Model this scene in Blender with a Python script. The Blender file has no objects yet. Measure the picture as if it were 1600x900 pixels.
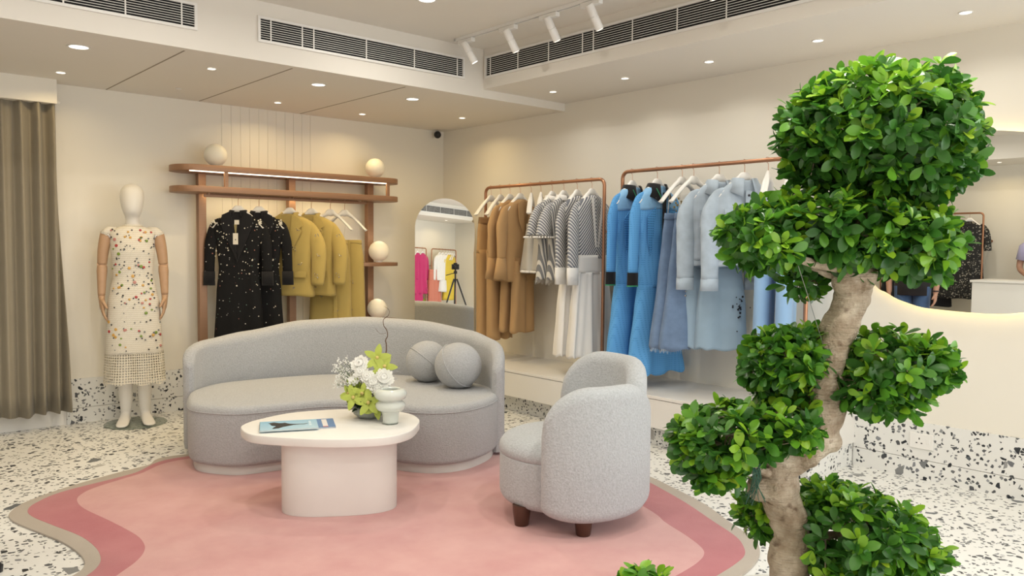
import bpy, bmesh, math, random
import numpy as np
from mathutils import Vector, Matrix
R_ = math.radians
rng = random.Random(7)
scene = bpy.context.scene
COL = scene.collection

# ------------------------------------------------------------------ camera
FPX, PIT, ROL, YAW = 1249.98, 0.0524296, 0.00786723, 0.7247895
EYE = Vector((0, 0, 1.35))
def _cam_axes():
    cp, sp, cr, sr, cy, sy = math.cos(PIT), math.sin(PIT), math.cos(ROL), math.sin(ROL), math.cos(YAW), math.sin(YAW)
    def l2c(v):
        x, y, z = v
        yc = y * cp - z * sp; zc = y * sp + z * cp
        return (x * cr + zc * sr, -x * sr + zc * cr, yc)
    M = np.array([l2c(e) for e in np.eye(3)]).T
    W2L = np.array([[cy, -sy, 0], [sy, cy, 0], [0, 0, 1]])
    return M @ W2L
AX = _cam_axes()
RT = Vector((math.cos(YAW), -math.sin(YAW), 0))     # to the right of the room view, level
FW = Vector((math.sin(YAW), math.cos(YAW), 0))      # into the room, level
def ray(px, py):
    return Vector(AX.T @ np.array([(px - 800) / FPX, (450 - py) / FPX, 1.0]))
def at(px, py, axis, val):
    d = ray(px, py); t = (val - EYE[axis]) / d[axis]
    return EYE + d * t
def G(px, py, z=0.0): return at(px, py, 2, z)
def AD(px, py, dep):
    d = ray(px, py); return EYE + d * (dep / d.dot(FW))
def LD(lat, dep, z=0.0):
    p = RT * lat + FW * dep; p.z = z; return p
cam_data = bpy.data.cameras.new('camera'); cam = bpy.data.objects.new('camera', cam_data); COL.objects.link(cam)
cam_data.sensor_width = 36; cam_data.lens = FPX / 1600 * 36; cam_data.clip_start = 0.02; cam_data.clip_end = 60
mw = Matrix.Identity(4)
for i in range(3):
    mw[i][0] = AX[0][i]; mw[i][1] = AX[1][i]; mw[i][2] = -AX[2][i]; mw[i][3] = EYE[i]
cam.matrix_world = mw
scene.camera = cam

# ------------------------------------------------------------------ light levels
EXPOSURE = -2.13
WARM = (1.0, 0.75, 0.38); SOFTWARM = (1.0, 0.88, 0.70); NEUT = (1.0, 0.95, 0.85); DAY = (0.93, 0.97, 1.0)
P_BIG, P_SMALL, P_RIGHT, P_MAIN, P_TRACK, P_WIN, P_STRIP, P_FRONT, P_UNDER = 27.0, 10.0, 6.0, 40.0, 12.0, 430.0, 13.0, 480.0, 9.0
w = bpy.data.worlds.new('world'); scene.world = w; w.use_nodes = True
w.node_tree.nodes['Background'].inputs[0].default_value = (0.75, 0.85, 1.0, 1); w.node_tree.nodes['Background'].inputs[1].default_value = 0.5
vs = scene.view_settings
vs.view_transform = 'Standard'; vs.look = 'None'; vs.gamma = 1; vs.use_curve_mapping = False; vs.exposure = EXPOSURE
scene.display_settings.display_device = 'sRGB'

# room constants
XR, YB, XL, YF = 4.90, 6.60, -3.25, -4.20      # right wall, back wall, left wall, shop front
ZC, ZS, ZR = 2.87, 2.50, 2.565                 # main ceiling, back soffit, right soffit
YS, XS = 4.87, 4.00                            # faces of the soffits
# ------------------------------------------------------------------ object helpers
def tag(o, label=None, cat=None, group=None, kind=None):
    if label: o['label'] = label
    if cat: o['category'] = cat
    if group: o['group'] = group
    if kind: o['kind'] = kind
    return o
def thing(name, label, cat, loc=(0, 0, 0), rz=0.0, group=None):
    o = bpy.data.objects.new(name, None); COL.objects.link(o)
    o.empty_display_size = 0.1
    o.location = loc; o.rotation_euler = (0, 0, rz)
    return tag(o, label, cat, group)
def copy_tree(o, loc=None, rz=None, label=None, parent=None):
    c = o.copy(); COL.objects.link(c)
    if parent is not None: c.parent = parent
    if loc is not None: c.location = loc
    if rz is not None: c.rotation_euler = (0, 0, rz)
    if label: c['label'] = label
    for ch in list(o.children): copy_tree(ch, parent=c)
    return c
class MB:
    def __init__(s): s.v = []; s.f = []; s.m = []
    def add(s, verts, faces, mi=0):
        b = len(s.v); s.v += [tuple(v) for v in verts]
        s.f += [tuple(b + i for i in f) for f in faces]; s.m += [mi] * len(faces); return s
    def box(s, a, b, mi=0):
        x0, y0, z0 = a; x1, y1, z1 = b
        V = [(x0,y0,z0),(x1,y0,z0),(x1,y1,z0),(x0,y1,z0),(x0,y0,z1),(x1,y0,z1),(x1,y1,z1),(x0,y1,z1)]
        return s.add(V, [(0,3,2,1),(4,5,6,7),(0,1,5,4),(1,2,6,5),(2,3,7,6),(3,0,4,7)], mi)
    def loft(s, rings, closed=True, cap0=True, cap1=True, mi=0):
        n = len(rings[0]); V = [p for r in rings for p in r]; Fs = []
        for i in range(len(rings) - 1):
            for j in range(n if closed else n - 1):
                k = (j + 1) % n
                Fs.append((i*n+j, i*n+k, (i+1)*n+k, (i+1)*n+j))
        if closed and cap0: Fs.append(tuple(range(n))[::-1])
        if closed and cap1: Fs.append(tuple((len(rings)-1)*n + j for j in range(n)))
        return s.add(V, Fs, mi)
    def tube(s, pts, rad, n=10, mi=0, flat=None, up=None, cap=True):
        """sweep an ellipse (rad, rad*flat) along pts; rad may be a list"""
        pts = [Vector(p) for p in pts]; m = len(pts)
        rad = rad if isinstance(rad, (list, tuple)) else [rad] * m
        fl = flat if isinstance(flat, (list, tuple)) else [1.0 if flat is None else flat] * m
        rings = []; nrm = None
        for i in range(m):
            t = (pts[min(i+1, m-1)] - pts[max(i-1, 0)]).normalized()
            if nrm is None:
                u = Vector(up) if up else (Vector((0,0,1)) if abs(t.z) < .9 else Vector((1,0,0)))
                nrm = (u - t * u.dot(t)).normalized()
            else:
                nrm = (nrm - t * nrm.dot(t)).normalized()
            bn = t.cross(nrm)
            rings.append([pts[i] + nrm * (rad[i] * math.cos(2*math.pi*j/n)) + bn * (rad[i] * fl[i] * math.sin(2*math.pi*j/n)) for j in range(n)])
        return s.loft(rings, True, cap, cap, mi)
    def lathe(s, prof, n=40, c=(0,0,0), mi=0, cap0=True, cap1=True):
        rings = [[(c[0]+r*math.cos(2*math.pi*j/n), c[1]+r*math.sin(2*math.pi*j/n), c[2]+z) for j in range(n)] for r, z in prof]
        return s.loft(rings, True, cap0, cap1, mi)
    def ball(s, c, r, n=16, m=10, mi=0, sc=(1,1,1)):
        prof = [(max(1e-4, math.sin(math.pi*i/m)), -math.cos(math.pi*i/m)) for i in range(m+1)]
        rings = [[(c[0]+r*sc[0]*q*math.cos(2*math.pi*j/n), c[1]+r*sc[1]*q*math.sin(2*math.pi*j/n), c[2]+r*sc[2]*z) for j in range(n)] for q, z in prof]
        return s.loft(rings, True, True, True, mi)
    def prism(s, out, z0, z1, r0=0.0, r1=0.0, seg=4, mi=0):
        """extruded outline (counter clockwise 2D) with rounded bottom (r0) and top (r1) edges"""
        out = [Vector((p[0], p[1])) for p in out]; n = len(out); nr = []
        for i in range(n):
            t = out[(i+1) % n] - out[i-1]; nn = Vector((t.y, -t.x))
            nr.append(nn.normalized() if nn.length > 1e-9 else Vector((0, 0)))
        rings = []
        def ring(ins, z): rings.append([(out[i].x - nr[i].x*ins, out[i].y - nr[i].y*ins, z) for i in range(n)])
        if r0 > 0:
            for k in range(seg):
                a = math.pi/2*k/seg; ring(r0*(1-math.sin(a)), z0 + r0*(1-math.cos(a)))
        ring(0, z0 + r0)
        ring(0, z1 - r1)
        if r1 > 0:
            for k in range(1, seg+1):
                a = math.pi/2*k/seg; ring(r1*(1-math.cos(a)), z1 - r1 + r1*math.sin(a))
        return s.loft(rings, True, True, True, mi)
    def xf(s, M):
        s.v = [tuple(M @ Vector(v)) for v in s.v]; return s
    def build(s, name, mat, parent=None, smooth=True, bev=0, sub=0, solid=0, remesh=0, angle=40):
        me = bpy.data.meshes.new(name); me.from_pydata(s.v, [], s.f)
        mats = mat if isinstance(mat, (list, tuple)) else [mat]
        for q in mats: me.materials.append(q)
        if len(mats) > 1: me.polygons.foreach_set('material_index', s.m)
        bm = bmesh.new(); bm.from_mesh(me); bmesh.ops.recalc_face_normals(bm, faces=bm.faces); bm.to_mesh(me); bm.free()
        if smooth:
            me.polygons.foreach_set('use_smooth', [True]*len(me.polygons))
            if angle: 
                try: me.set_sharp_from_angle(angle=R_(angle))
                except Exception: pass
        me.update()
        o = bpy.data.objects.new(name, me); COL.objects.link(o)
        if parent is not None: o.parent = parent
        if bev:
            md = o.modifiers.new('bevel', 'BEVEL'); md.width = bev; md.segments = 2; md.limit_method = 'ANGLE'; md.angle_limit = R_(40)
        if remesh:
            md = o.modifiers.new('remesh', 'REMESH'); md.mode = 'VOXEL'; md.voxel_size = remesh; md.use_smooth_shade = True
            md = o.modifiers.new('smooth', 'SMOOTH'); md.iterations = 4
        if sub:
            md = o.modifiers.new('sub', 'SUBSURF'); md.levels = sub; md.render_levels = sub
        if solid:
            md = o.modifiers.new('solid', 'SOLIDIFY'); md.thickness = solid
        return o
def spline(pts, n=8, closed=False):
    P = [Vector(p) for p in pts]; m = len(P); out = []
    rngk = range(m) if closed else range(m-1)
    for i in rngk:
        if closed: a, b, c, d = P[i-1], P[i], P[(i+1) % m], P[(i+2) % m]
        else: a, b, c, d = P[max(i-1,0)], P[i], P[i+1], P[min(i+2, m-1)]
        for k in range(n):
            t = k/n
            out.append(0.5*((2*b) + (c-a)*t + (2*a-5*b+4*c-d)*t*t + (3*b-a-3*c+d)*t**3))
    if not closed: out.append(P[-1])
    return out
def ccw(out):
    A = sum(out[i-1][0]*out[i][1] - out[i][0]*out[i-1][1] for i in range(len(out)))
    return out if A > 0 else out[::-1]
def interp(tab, x):
    """smooth table lookup: tab = [(x, a, b, ..)] sorted"""
    if x <= tab[0][0]: return tab[0][1:]
    for i in range(len(tab)-1):
        if x <= tab[i+1][0]:
            t = (x-tab[i][0])/(tab[i+1][0]-tab[i][0]); t = t*t*(3-2*t)*.6 + t*.4
            return tuple(p+(q-p)*t for p, q in zip(tab[i][1:], tab[i+1][1:]))
    return tab[-1][1:]
def stadium(x0, x1, y0, y1, r, seg=8):
    out = []
    for cx, cy, a0 in ((x1-r, y1-r, 0), (x0+r, y1-r, 90), (x0+r, y0+r, 180), (x1-r, y0+r, 270)):
        for k in range(seg+1):
            a = R_(a0 + 90*k/seg); out.append((cx+r*math.cos(a), cy+r*math.sin(a)))
    return out

# ------------------------------------------------------------------ material helpers
class NT:
    def __init__(s, name):
        s.mat = bpy.data.materials.new(name); s.mat.use_nodes = True; s.t = s.mat.node_tree; s.b = s.t.nodes['Principled BSDF']
        s.out = s.t.nodes['Material Output']
    def n(s, typ, **kw):
        nd = s.t.nodes.new(typ)
        for k, v in kw.items():
            if k.startswith('i_'):
                key = k[2:]; key = int(key) if key.isdigit() else key.replace('_', ' ')
                nd.inputs[key].default_value = v
            else: setattr(nd, k, v)
        return nd
    def l(s, a, b): s.t.links.new(a, b)
    def math(s, op, a, b=None, c=None):
        nd = s.t.nodes.new('ShaderNodeMath'); nd.operation = op
        for i, v in enumerate((a, b, c)):
            if v is None: continue
            if isinstance(v, (int, float)): nd.inputs[i].default_value = v
            else: s.l(v, nd.inputs[i])
        return nd.outputs[0]
    def mix(s, fac, a, b):
        nd = s.t.nodes.new('ShaderNodeMix'); nd.data_type = 'RGBA'
        for k, v in ((0, fac), (6, a), (7, b)):
            if isinstance(v, (int, float)): nd.inputs[k].default_value = v
            elif isinstance(v, tuple): nd.inputs[k].default_value = (*v[:3], 1)
            else: s.l(v, nd.inputs[k])
        return nd.outputs[2]
    def obj(s): return s.n('ShaderNodeTexCoord').outputs['Object']
    def noise(s, vec, scale, detail=3, out='Fac', rough=.5):
        nd = s.n('ShaderNodeTexNoise'); nd.inputs['Scale'].default_value = scale; nd.inputs['Detail'].default_value = detail; nd.inputs['Roughness'].default_value = rough
        s.l(vec, nd.inputs['Vector']); return nd.outputs[out]
    def map(s, v, f0, f1, t0, t1):
        nd = s.n('ShaderNodeMapRange'); s.l(v, nd.inputs[0])
        for i, q in enumerate((f0, f1, t0, t1)): nd.inputs[i+1].default_value = q
        return nd.outputs[0]
    def bump(s, h, strength=.3, dist=.002):
        nd = s.n('ShaderNodeBump'); nd.inputs['Strength'].default_value = strength; nd.inputs['Distance'].default_value = dist
        s.l(h, nd.inputs['Height']); s.l(nd.outputs[0], s.b.inputs['Normal'])
    def set(s, color=None, rough=None, metal=None, spec=None, sheen=None):
        if color is not None:
            if isinstance(color, tuple): s.b.inputs['Base Color'].default_value = (*color[:3], 1)
            else: s.l(color, s.b.inputs['Base Color'])
        if rough is not None: s.b.inputs['Roughness'].default_value = rough
        if metal is not None: s.b.inputs['Metallic'].default_value = metal
        if spec is not None: s.b.inputs['Specular IOR Level'].default_value = spec
        if sheen is not None: s.b.inputs['Sheen Weight'].default_value = sheen
        return s.mat
def plain(name, col, rough=.5, metal=0, var=.04, scale=6, bump=0, bscale=200, spec=.5, sheen=0):
    m = NT(name); c = m.obj(); nz = m.noise(c, scale, 3)
    m.set(m.mix(nz, tuple(v*(1-var) for v in col), tuple(min(1, v*(1+var)) for v in col)), rough, metal, spec, sheen)
    if bump: m.bump(m.noise(c, bscale, 2), bump, .002)
    return m.mat
def cloth(name, col, var=.08, scale=9, weave=900, rough=.85, bump=.25):
    m = NT(name); c = m.obj(); nz = m.noise(c, scale, 4)
    m.set(m.mix(nz, tuple(v*(1-var) for v in col), tuple(min(1, v*(1+var)) for v in col)), rough, 0, .25, .15)
    m.bump(m.noise(c, weave, 2), bump, .001)
    return m.mat
def boucle(name, col, sc=140):
    m = NT(name); c = m.obj(); nz = m.noise(c, sc, 4, rough=.65); big = m.noise(c, 5, 2)
    f = m.math('MULTIPLY_ADD', nz, 1.5, -.3)
    base = m.mix(f, tuple(v*.74 for v in col), tuple(min(1, v*1.16) for v in col))
    m.set(base, .95, 0, .2, .2); m.bump(nz, .9, .006)
    return m.mat
def emit(name, col, power):
    m = NT(name); m.set(col, .5); m.b.inputs['Emission Color'].default_value = (*col, 1); m.b.inputs['Emission Strength'].default_value = power
    return m.mat
def sep(m, v):
    s = m.n('ShaderNodeSeparateXYZ'); m.l(v, s.inputs[0]); return s.outputs
def cmb(m, x, y, z):
    s = m.n('ShaderNodeCombineXYZ')
    for i, q in enumerate((x, y, z)):
        if isinstance(q, (int, float)): s.inputs[i].default_value = q
        else: m.l(q, s.inputs[i])
    return s.outputs[0]
def terrazzo(name, base):
    m = NT(name); c = m.obj()
    wob = m.n('ShaderNodeVectorMath', operation='SCALE'); m.l(m.noise(c, 22, 2, 'Color'), wob.inputs[0]); wob.inputs['Scale'].default_value = .014
    ad = m.n('ShaderNodeVectorMath', operation='ADD'); m.l(c, ad.inputs[0]); m.l(wob.outputs[0], ad.inputs[1]); v = ad.outputs[0]
    bcol = m.mix(m.noise(c, 14, 4), tuple(q*.95 for q in base), base)
    # angular stone chips of three sizes: cells of a Voronoi pattern, some kept, shrunk by their distance to the edge
    for scale, keep, edge, ca, cb in ((64, .17, .10, (.02,.024,.03), (.34,.35,.36)), (34, .13, .13, (.02,.024,.03), (.28,.29,.31)), (13, .05, .14, (.09,.105,.12), (.48,.47,.45))):
        vo = m.n('ShaderNodeTexVoronoi'); vo.feature = 'F1'; ve = m.n('ShaderNodeTexVoronoi'); ve.feature = 'DISTANCE_TO_EDGE'
        for q in (vo, ve): q.inputs['Scale'].default_value = scale; q.inputs['Randomness'].default_value = 1; m.l(v, q.inputs['Vector'])
        sc = m.n('ShaderNodeSeparateColor'); m.l(vo.outputs['Color'], sc.inputs[0])
        kept = m.math('LESS_THAN', sc.outputs[0], keep)
        chip = m.math('MULTIPLY', m.math('GREATER_THAN', ve.outputs['Distance'], m.math('MULTIPLY_ADD', sc.outputs[1], edge, edge*.4)), kept)
        tone = m.math('POWER', sc.outputs[2], 1.8)
        bcol = m.mix(chip, bcol, m.mix(tone, ca, cb))
    m.set(bcol, .38, 0, .35)
    return m.mat
def stripes(name, ca, cb, freq, slant=.35, chevron=0.0, duty=.5):
    m = NT(name); c = m.obj(); x, y, z = sep(m, c)
    xx = m.math('ABSOLUTE', x) if chevron else x
    u = m.math('ADD', m.math('MULTIPLY', xx, 1.0), m.math('MULTIPLY', z, slant))
    u = m.math('ADD', u, m.math('MULTIPLY', m.noise(c, 9, 1), .004))
    f = m.math('FRACT', m.math('MULTIPLY', u, freq))
    k = m.math('LESS_THAN', f, duty)
    m.set(m.mix(k, ca, cb), .85, 0, .2, .1); m.bump(m.noise(c, 700, 2), .2, .001)
    return m.mat
def dotted(name, base, dots, scale, keep, rad, weave=500, zlim=None):
    m = NT(name); c = m.obj()
    vo = m.n('ShaderNodeTexVoronoi'); vo.inputs['Scale'].default_value = scale; m.l(c, vo.inputs['Vector'])
    sc = m.n('ShaderNodeSeparateColor'); m.l(vo.outputs['Color'], sc.inputs[0])
    k = m.math('MULTIPLY', m.math('LESS_THAN', sc.outputs[0], keep), m.math('LESS_THAN', vo.outputs['Distance'], m.math('MULTIPLY_ADD', sc.outputs[1], rad*.7, rad*.3)))
    rp = m.n('ShaderNodeValToRGB'); rp.color_ramp.interpolation = 'CONSTANT'
    el = rp.color_ramp.elements
    while len(el) < len(dots): el.new(.5)
    for i, d in enumerate(dots): el[i].position = i/len(dots); el[i].color = (*d, 1)
    m.l(sc.outputs[2], rp.inputs[0])
    m.set(m.mix(k, base, rp.outputs[0]), .8, 0, .25); m.bump(m.noise(c, weave, 2), .3, .001)
    return m.mat
def netting(name, col, freq, hole=.5, back=None, polar=0):
    """open mesh cloth: square holes show what lies behind"""
    m = NT(name); c = m.obj(); x, y, z = sep(m, c)
    u = m.math('MULTIPLY', m.math('ARCTAN2', y, x), polar) if polar else m.math('ADD', x, m.math('MULTIPLY', y, .8))
    fx = m.math('GREATER_THAN', m.math('FRACT', m.math('MULTIPLY', u, freq)), 1-hole)
    fz = m.math('GREATER_THAN', m.math('FRACT', m.math('MULTIPLY', z, freq)), 1-hole)
    h = m.math('MULTIPLY', fx, fz)
    m.set(m.mix(m.noise(c, 40, 2), tuple(v*.9 for v in col), col), .85, 0, .2)
    if back is not None:
        m.set(m.mix(h, col, back))
    else:
        m.l(m.math('SUBTRACT', 1.0, h), m.b.inputs['Alpha'])
    return m.mat
# ------------------------------------------------------------------ materials of the room
M = {}
M['wall'] = plain('wall_paint', (.82, .785, .70), .65, 0, .015, 2)
M['ceil'] = plain('ceiling_paint', (.78, .745, .68), .7, 0, .015, 2)
M['white'] = plain('white_lacquer', (.80, .785, .75), .35, 0, .02, 3)
M['whitefix'] = plain('white_fixture', (.82, .81, .78), .4, 0, .01, 4)
M['terrazzo'] = terrazzo('terrazzo', (.80, .80, .775))
M['black'] = plain('black_plastic', (.012, .012, .013), .4)
M['void'] = plain('dark_duct', (.008, .008, .009), .9)
M['duct'] = plain('duct_metal', (.25, .22, .18), .6)
M['lamp'] = emit('lamp_glow', (1.0, .95, .85), 14)
M['strip'] = emit('led_strip', (1.0, .90, .70), 14)
M['halo'] = emit('halo_strip', (1.0, .80, .40), 26)
M['globe'] = emit('frosted_globe', (.85, .80, .66), .26)
M['globelit'] = emit('lit_globe', (.93, .86, .68), .50)
def bronze(name):
    m = NT(name); c = m.obj(); x, y, z = sep(m, c)
    nz = m.noise(cmb(m, m.math('MULTIPLY', x, 3), m.math('MULTIPLY', y, 3), m.math('MULTIPLY', z, 120)), 3, 3)
    m.set(m.mix(nz, (.27, .15, .088), (.38, .225, .14)), .45, .45, .5); m.bump(nz, .08, .001)
    return m.mat
M['bronze'] = bronze('brushed_bronze')
M['copper'] = plain('copper_tube', (.43, .22, .13), .32, .8, .06, 20)
M['mirror'] = NT('mirror_glass').set((.93, .94, .92), .0, 1.0)
def glassmat(name, col, rough=.02, trans=1.0, ior=1.45):
    m = NT(name); m.b.inputs['Transmission Weight'].default_value = trans; m.b.inputs['IOR'].default_value = ior
    return m.set(col, rough)
M['glass'] = glassmat('clear_glass', (.86, .93, .89), .0)

# ------------------------------------------------------------------ room shell
def struct(name, mb, mat, smooth=False, **k):
    o = mb.build(name, mat, None, smooth, **k); o['kind'] = 'structure'; return o
struct('floor', MB().box((XL-.2, YF-.2, -.12), (XR+.2, YB+.2, 0)), M['terrazzo'])
struct('wall_back', MB().box((XL-.2, YB, 0), (XR+.2, YB+.15, ZC+.2)), M['wall'])
struct('wall_left', MB().box((XL-.15, YF, 0), (XL, YB, ZC+.2)), M['wall'])
W0, W1, WZ0, WZ1 = -3.5, 0.15, .12, 2.45            # shop window in the right wall, beside the viewer
struct('wall_right', MB().box((XR, W1, 0), (XR+.15, YB, ZC+.2)).box((XR, YF, 0), (XR+.15, W0, ZC+.2)).box((XR, W0, 0), (XR+.15, W1, WZ0)).box((XR, W0, WZ1), (XR+.15, W1, ZC+.2)), M['wall'])
FX0, FX1, FZ0, FZ1 = -1.2, 3.9, .10, 2.50          # unseen glazing behind the viewer, added to light the garment fronts
struct('wall_front', MB().box((XL-.2, YF-.15, 0), (FX0, YF, ZC+.2)).box((FX1, YF-.15, 0), (XR+.2, YF, ZC+.2)).box((FX0, YF-.15, 0), (FX1, YF, FZ0)).box((FX0, YF-.15, FZ1), (FX1, YF, ZC+.2)), M['wall'])
ff = MB()
for a in (FX0, FX0+1.68, FX0+3.36, FX1-.06): ff.box((a, YF-.09, FZ0), (a+.06, YF-.02, FZ1))
for a in (FZ0, FZ1-.06): ff.box((FX0, YF-.09, a), (FX1, YF-.02, a+.06))
struct('added_window_2', ff, M['whitefix'])
fl = bpy.data.lights.new('daylight', 'AREA'); fl.shape = 'RECTANGLE'; fl.size = FX1-FX0-.1; fl.size_y = FZ1-FZ0-.1; fl.energy = P_FRONT; fl.color = (1.0, .97, .92)  # stands in for daylight through the added front window
fo = bpy.data.objects.new('daylight', fl); COL.objects.link(fo); fo.location = ((FX0+FX1)/2, YF+.02, (FZ0+FZ1)/2); fo.rotation_euler = Vector((0, 1, -.02)).to_track_quat('-Z', 'Y').to_euler()
struct('ceiling', MB().box((XL-.2, YF-.2, ZC), (XR+.2, YB+.2, ZC+.12)), M['ceil'])
struct('ceiling_soffit_back', MB().box((XL, YS, ZS), (XR, YB, ZC)), M['ceil'])
struct('ceiling_soffit_right', MB().box((XS, YF, ZR), (XR, YS, ZC)), M['ceil'])
struct('ceiling_soffit_left', MB().box((XL, YF, ZR), (-2.3, YS, ZC)), M['ceil'])
fr = MB()
for a, b in ((W0, W0+.05), (W1-.05, W1), (-1.70, -1.64)): fr.box((XR+.02, a, WZ0), (XR+.09, b, WZ1))
for a, b in ((WZ0, WZ0+.05), (WZ1-.05, WZ1)): fr.box((XR+.02, W0, a), (XR+.09, W1, b))
wf = struct('window_1', fr, M['whitefix'])
wl = bpy.data.lights.new('daylight', 'AREA'); wl.shape = 'RECTANGLE'; wl.size = W1-W0-.1; wl.size_y = WZ1-WZ0-.1; wl.energy = P_WIN; wl.color = DAY
wo = bpy.data.objects.new('daylight', wl); COL.objects.link(wo); wo.location = (XR-.02, (W0+W1)/2, (WZ0+WZ1)/2); wo.rotation_euler = (0, R_(90), 0)
wo.rotation_euler = Vector((-1, 0.25, -.05)).to_track_quat('-Z', 'Y').to_euler()
# lintel over the curtained doorway, seams in the soffit, panelling behind the clothes shelf, skirting
struct('trim_1', MB().box((-.9, 6.43, at(45, 157, 1, 6.43).z), (at(89, 150, 1, 6.43).x, YB, ZS)), M['wall'])
struct('trim_4', MB().box((-.9, YB-.012, 0), (1.428, YB, .30)), M['white'])
sm = MB()
for (a, b) in (((267,75),(186,141.3)), ((439,103),(328,160)), ((618,131),(483,181))):
    p, q = G(*a, ZS), G(*b, ZS); q.y = YB-.02; p.y = YS+.06
    sm.box((min(p.x, q.x)*.5+max(p.x,q.x)*.5-.005, p.y, ZS-.0012), (min(p.x, q.x)*.5+max(p.x,q.x)*.5+.005, q.y, ZS+.001))
struct('trim_2', sm, plain('shadow_gap', (.30, .26, .20), .9))
pn = MB(); nb = 11; px0, px1 = 2.62, 3.50
for i in range(nb):
    a = px0 + (px1-px0)*i/nb; b = px0 + (px1-px0)*(i+1)/nb
    pn.box((a+.0012, YB-.004, .34), (b-.0012, YB, ZS))
struct('trim_3', pn, M['wall'])
sk = MB().box((1.43, YB-.012, .1155), (4.33, YB, .334)).box((1.43, YB-.014, 0), (4.33, YB, .1125))
struct('baseboard_back', sk, M['terrazzo'])
sk = MB().box((XR-.012, W1, .1155), (XR, 2.285, .334)).box((XR-.014, W1, 0), (XR, 2.285, .1125))
struct('baseboard_right', sk, M['terrazzo'])
struct('baseboard_left', MB().box((XL, YF, 0), (XL+.012, YB, .334)), M['terrazzo'])

# ------------------------------------------------------------------ air grilles
def grille(label, along, u0, u1, face, z0, z1, outward, divs):
    """along 'x' or 'y'; face = coordinate of the soffit face; outward = sign of the room side"""
    loc = ((u0+u1)/2, face, z0) if along == 'x' else (face, (u0+u1)/2, z0)
    t = thing('air_grille', label, 'air vent', loc, 0, 'linear air grilles in the soffits')
    L = u1-u0; H = z1-z0; fw = .016
    def bx(mb, a0, a1, d0, d1, b0, b1):
        d0, d1 = sorted((d0*outward, d1*outward))
        if along == 'x': mb.box((a0, d0, b0), (a1, d1, b1))
        else: mb.box((d0, a0, b0), (d1, a1, b1))
    k = MB(); bx(k, -L/2, L/2, .0005, .0015, 0, H); k.build('backing', M['void'], t, False)
    k = MB()
    bx(k, -L/2-fw, L/2+fw, .0005, .014, -fw, 0); bx(k, -L/2-fw, L/2+fw, .0005, .014, H, H+fw)
    bx(k, -L/2-fw, -L/2, .0005, .014, 0, H); bx(k, L/2, L/2+fw, .0005, .014, 0, H)
    k.build('frame', M['whitefix'], t, False)
    k = MB(); n = 8
    for i in range(1, n+1):
        zc = H*i/(n+1); bx(k, -L/2, L/2, .0105, .012, zc-.0016, zc+.0016)
    k.build('louvre', M['whitefix'], t, False)
    for d in divs:
        k = MB(); bx(k, d-(u0+u1)/2-.004, d-(u0+u1)/2+.004, .0105, .0135, 0, H); k.build('divider', M['whitefix'], t, False)
    return t
def XB(px, py): return at(px, py, 1, YS).x
def YRt(px, py): return at(px, py, 0, XS).y
grille('white louvred air grille at the far left of the back soffit', 'x', .25, 1.775, YS, 2.630, 2.757, -1, [XB(98,2), XB(195,20), XB(283,38)])
grille('white louvred air grille in the middle of the back soffit', 'x', 2.183, XB(722,119), YS, 2.632, 2.760, -1, [XB(422,50), XB(471,60), XB(489,64), XB(571,78), XB(646,95), XB(713,105)])
grille('long white louvred air grille on the right soffit above the track lights', 'y', 1.0, 4.828, XS, 2.660, 2.793, -1, [YRt(768,105), YRt(811,95), YRt(859,82), YRt(912,70), YRt(929,66), YRt(990,50), YRt(1060,32), YRt(1137,14), 1.75, 1.3])
grille('louvred air grille on the soffit opposite, seen in the arched mirror', 'y', -3.9, -.4, -2.3, 2.655, 2.79, 1, [-3.4, -2.9, -2.4, -1.9, -1.4, -.9])

# ------------------------------------------------------------------ lamps in the ceiling
def downlight(label, p, r, power, col, group=None, spread=150, name='downlight'):
    t = thing(name, label, 'ceiling light', p, 0, group)
    MB().lathe([(r, -.001), (r*1.22, -.0015), (r*1.24, -.0045), (r*1.15, -.006), (r*1.0, -.004)], 28, cap0=False, cap1=False).build('trim_ring', M['whitefix'], t)
    MB().lathe([(1e-4, -.003), (r*.98, -.003), (r, -.001), (1e-4, -.0008)], 28).build('diffuser', M['lamp'], t)
    l = bpy.data.lights.new('bulb', 'AREA'); l.shape = 'DISK'; l.size = r*1.9; l.energy = power; l.color = col; l.spread = R_(spread)
    o = bpy.data.objects.new('bulb', l); COL.objects.link(o); o.parent = t; o.location = (0, 0, -.008)
    return t
for label, px, py, r, pw in (
    ('large round downlight nearest the curtain', 123, 73, .052, P_BIG), ('small round downlight above the curtain edge', 95, 113, .028, P_SMALL*.7),
    ('small round downlight between the two left soffit seams', 330.5, 107, .026, P_SMALL*.7), ('large round downlight above the black dresses', 497.5, 132, .046, P_BIG),
    ('small round downlight above the yellow blazers', 434, 160, .026, P_SMALL), ('large round downlight nearest the room corner', 644.5, 154.5, .046, P_BIG),
    ('small round downlight above the right end of the bronze shelf', 566, 178, .026, P_SMALL), ('small round downlight in front of the corner camera', 722, 184, .026, P_SMALL)):
    downlight(label, G(px, py, ZS), r, pw, WARM, 'downlights in the back soffit')
for label, px, py, r in (
    ('tiny downlight over the tan trousers', 864, 143, .026), ('tiny downlight over the gap between the copper rails', 976.5, 122, .026),
    ('tiny downlight over the denim jackets', 1108, 96, .028), ('tiny downlight just left of the tree top', 1278, 63, .028), ('tiny downlight above the round mirror', 1509, 19, .028)):
    downlight(label, G(px, py, ZR), r, P_RIGHT, NEUT, 'downlights in the right soffit', 140)
downlight('large white downlight cut by the top edge of the picture', G(667, -1, ZC), .05, P_MAIN, NEUT, 'downlights in the main ceiling', 170)
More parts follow.
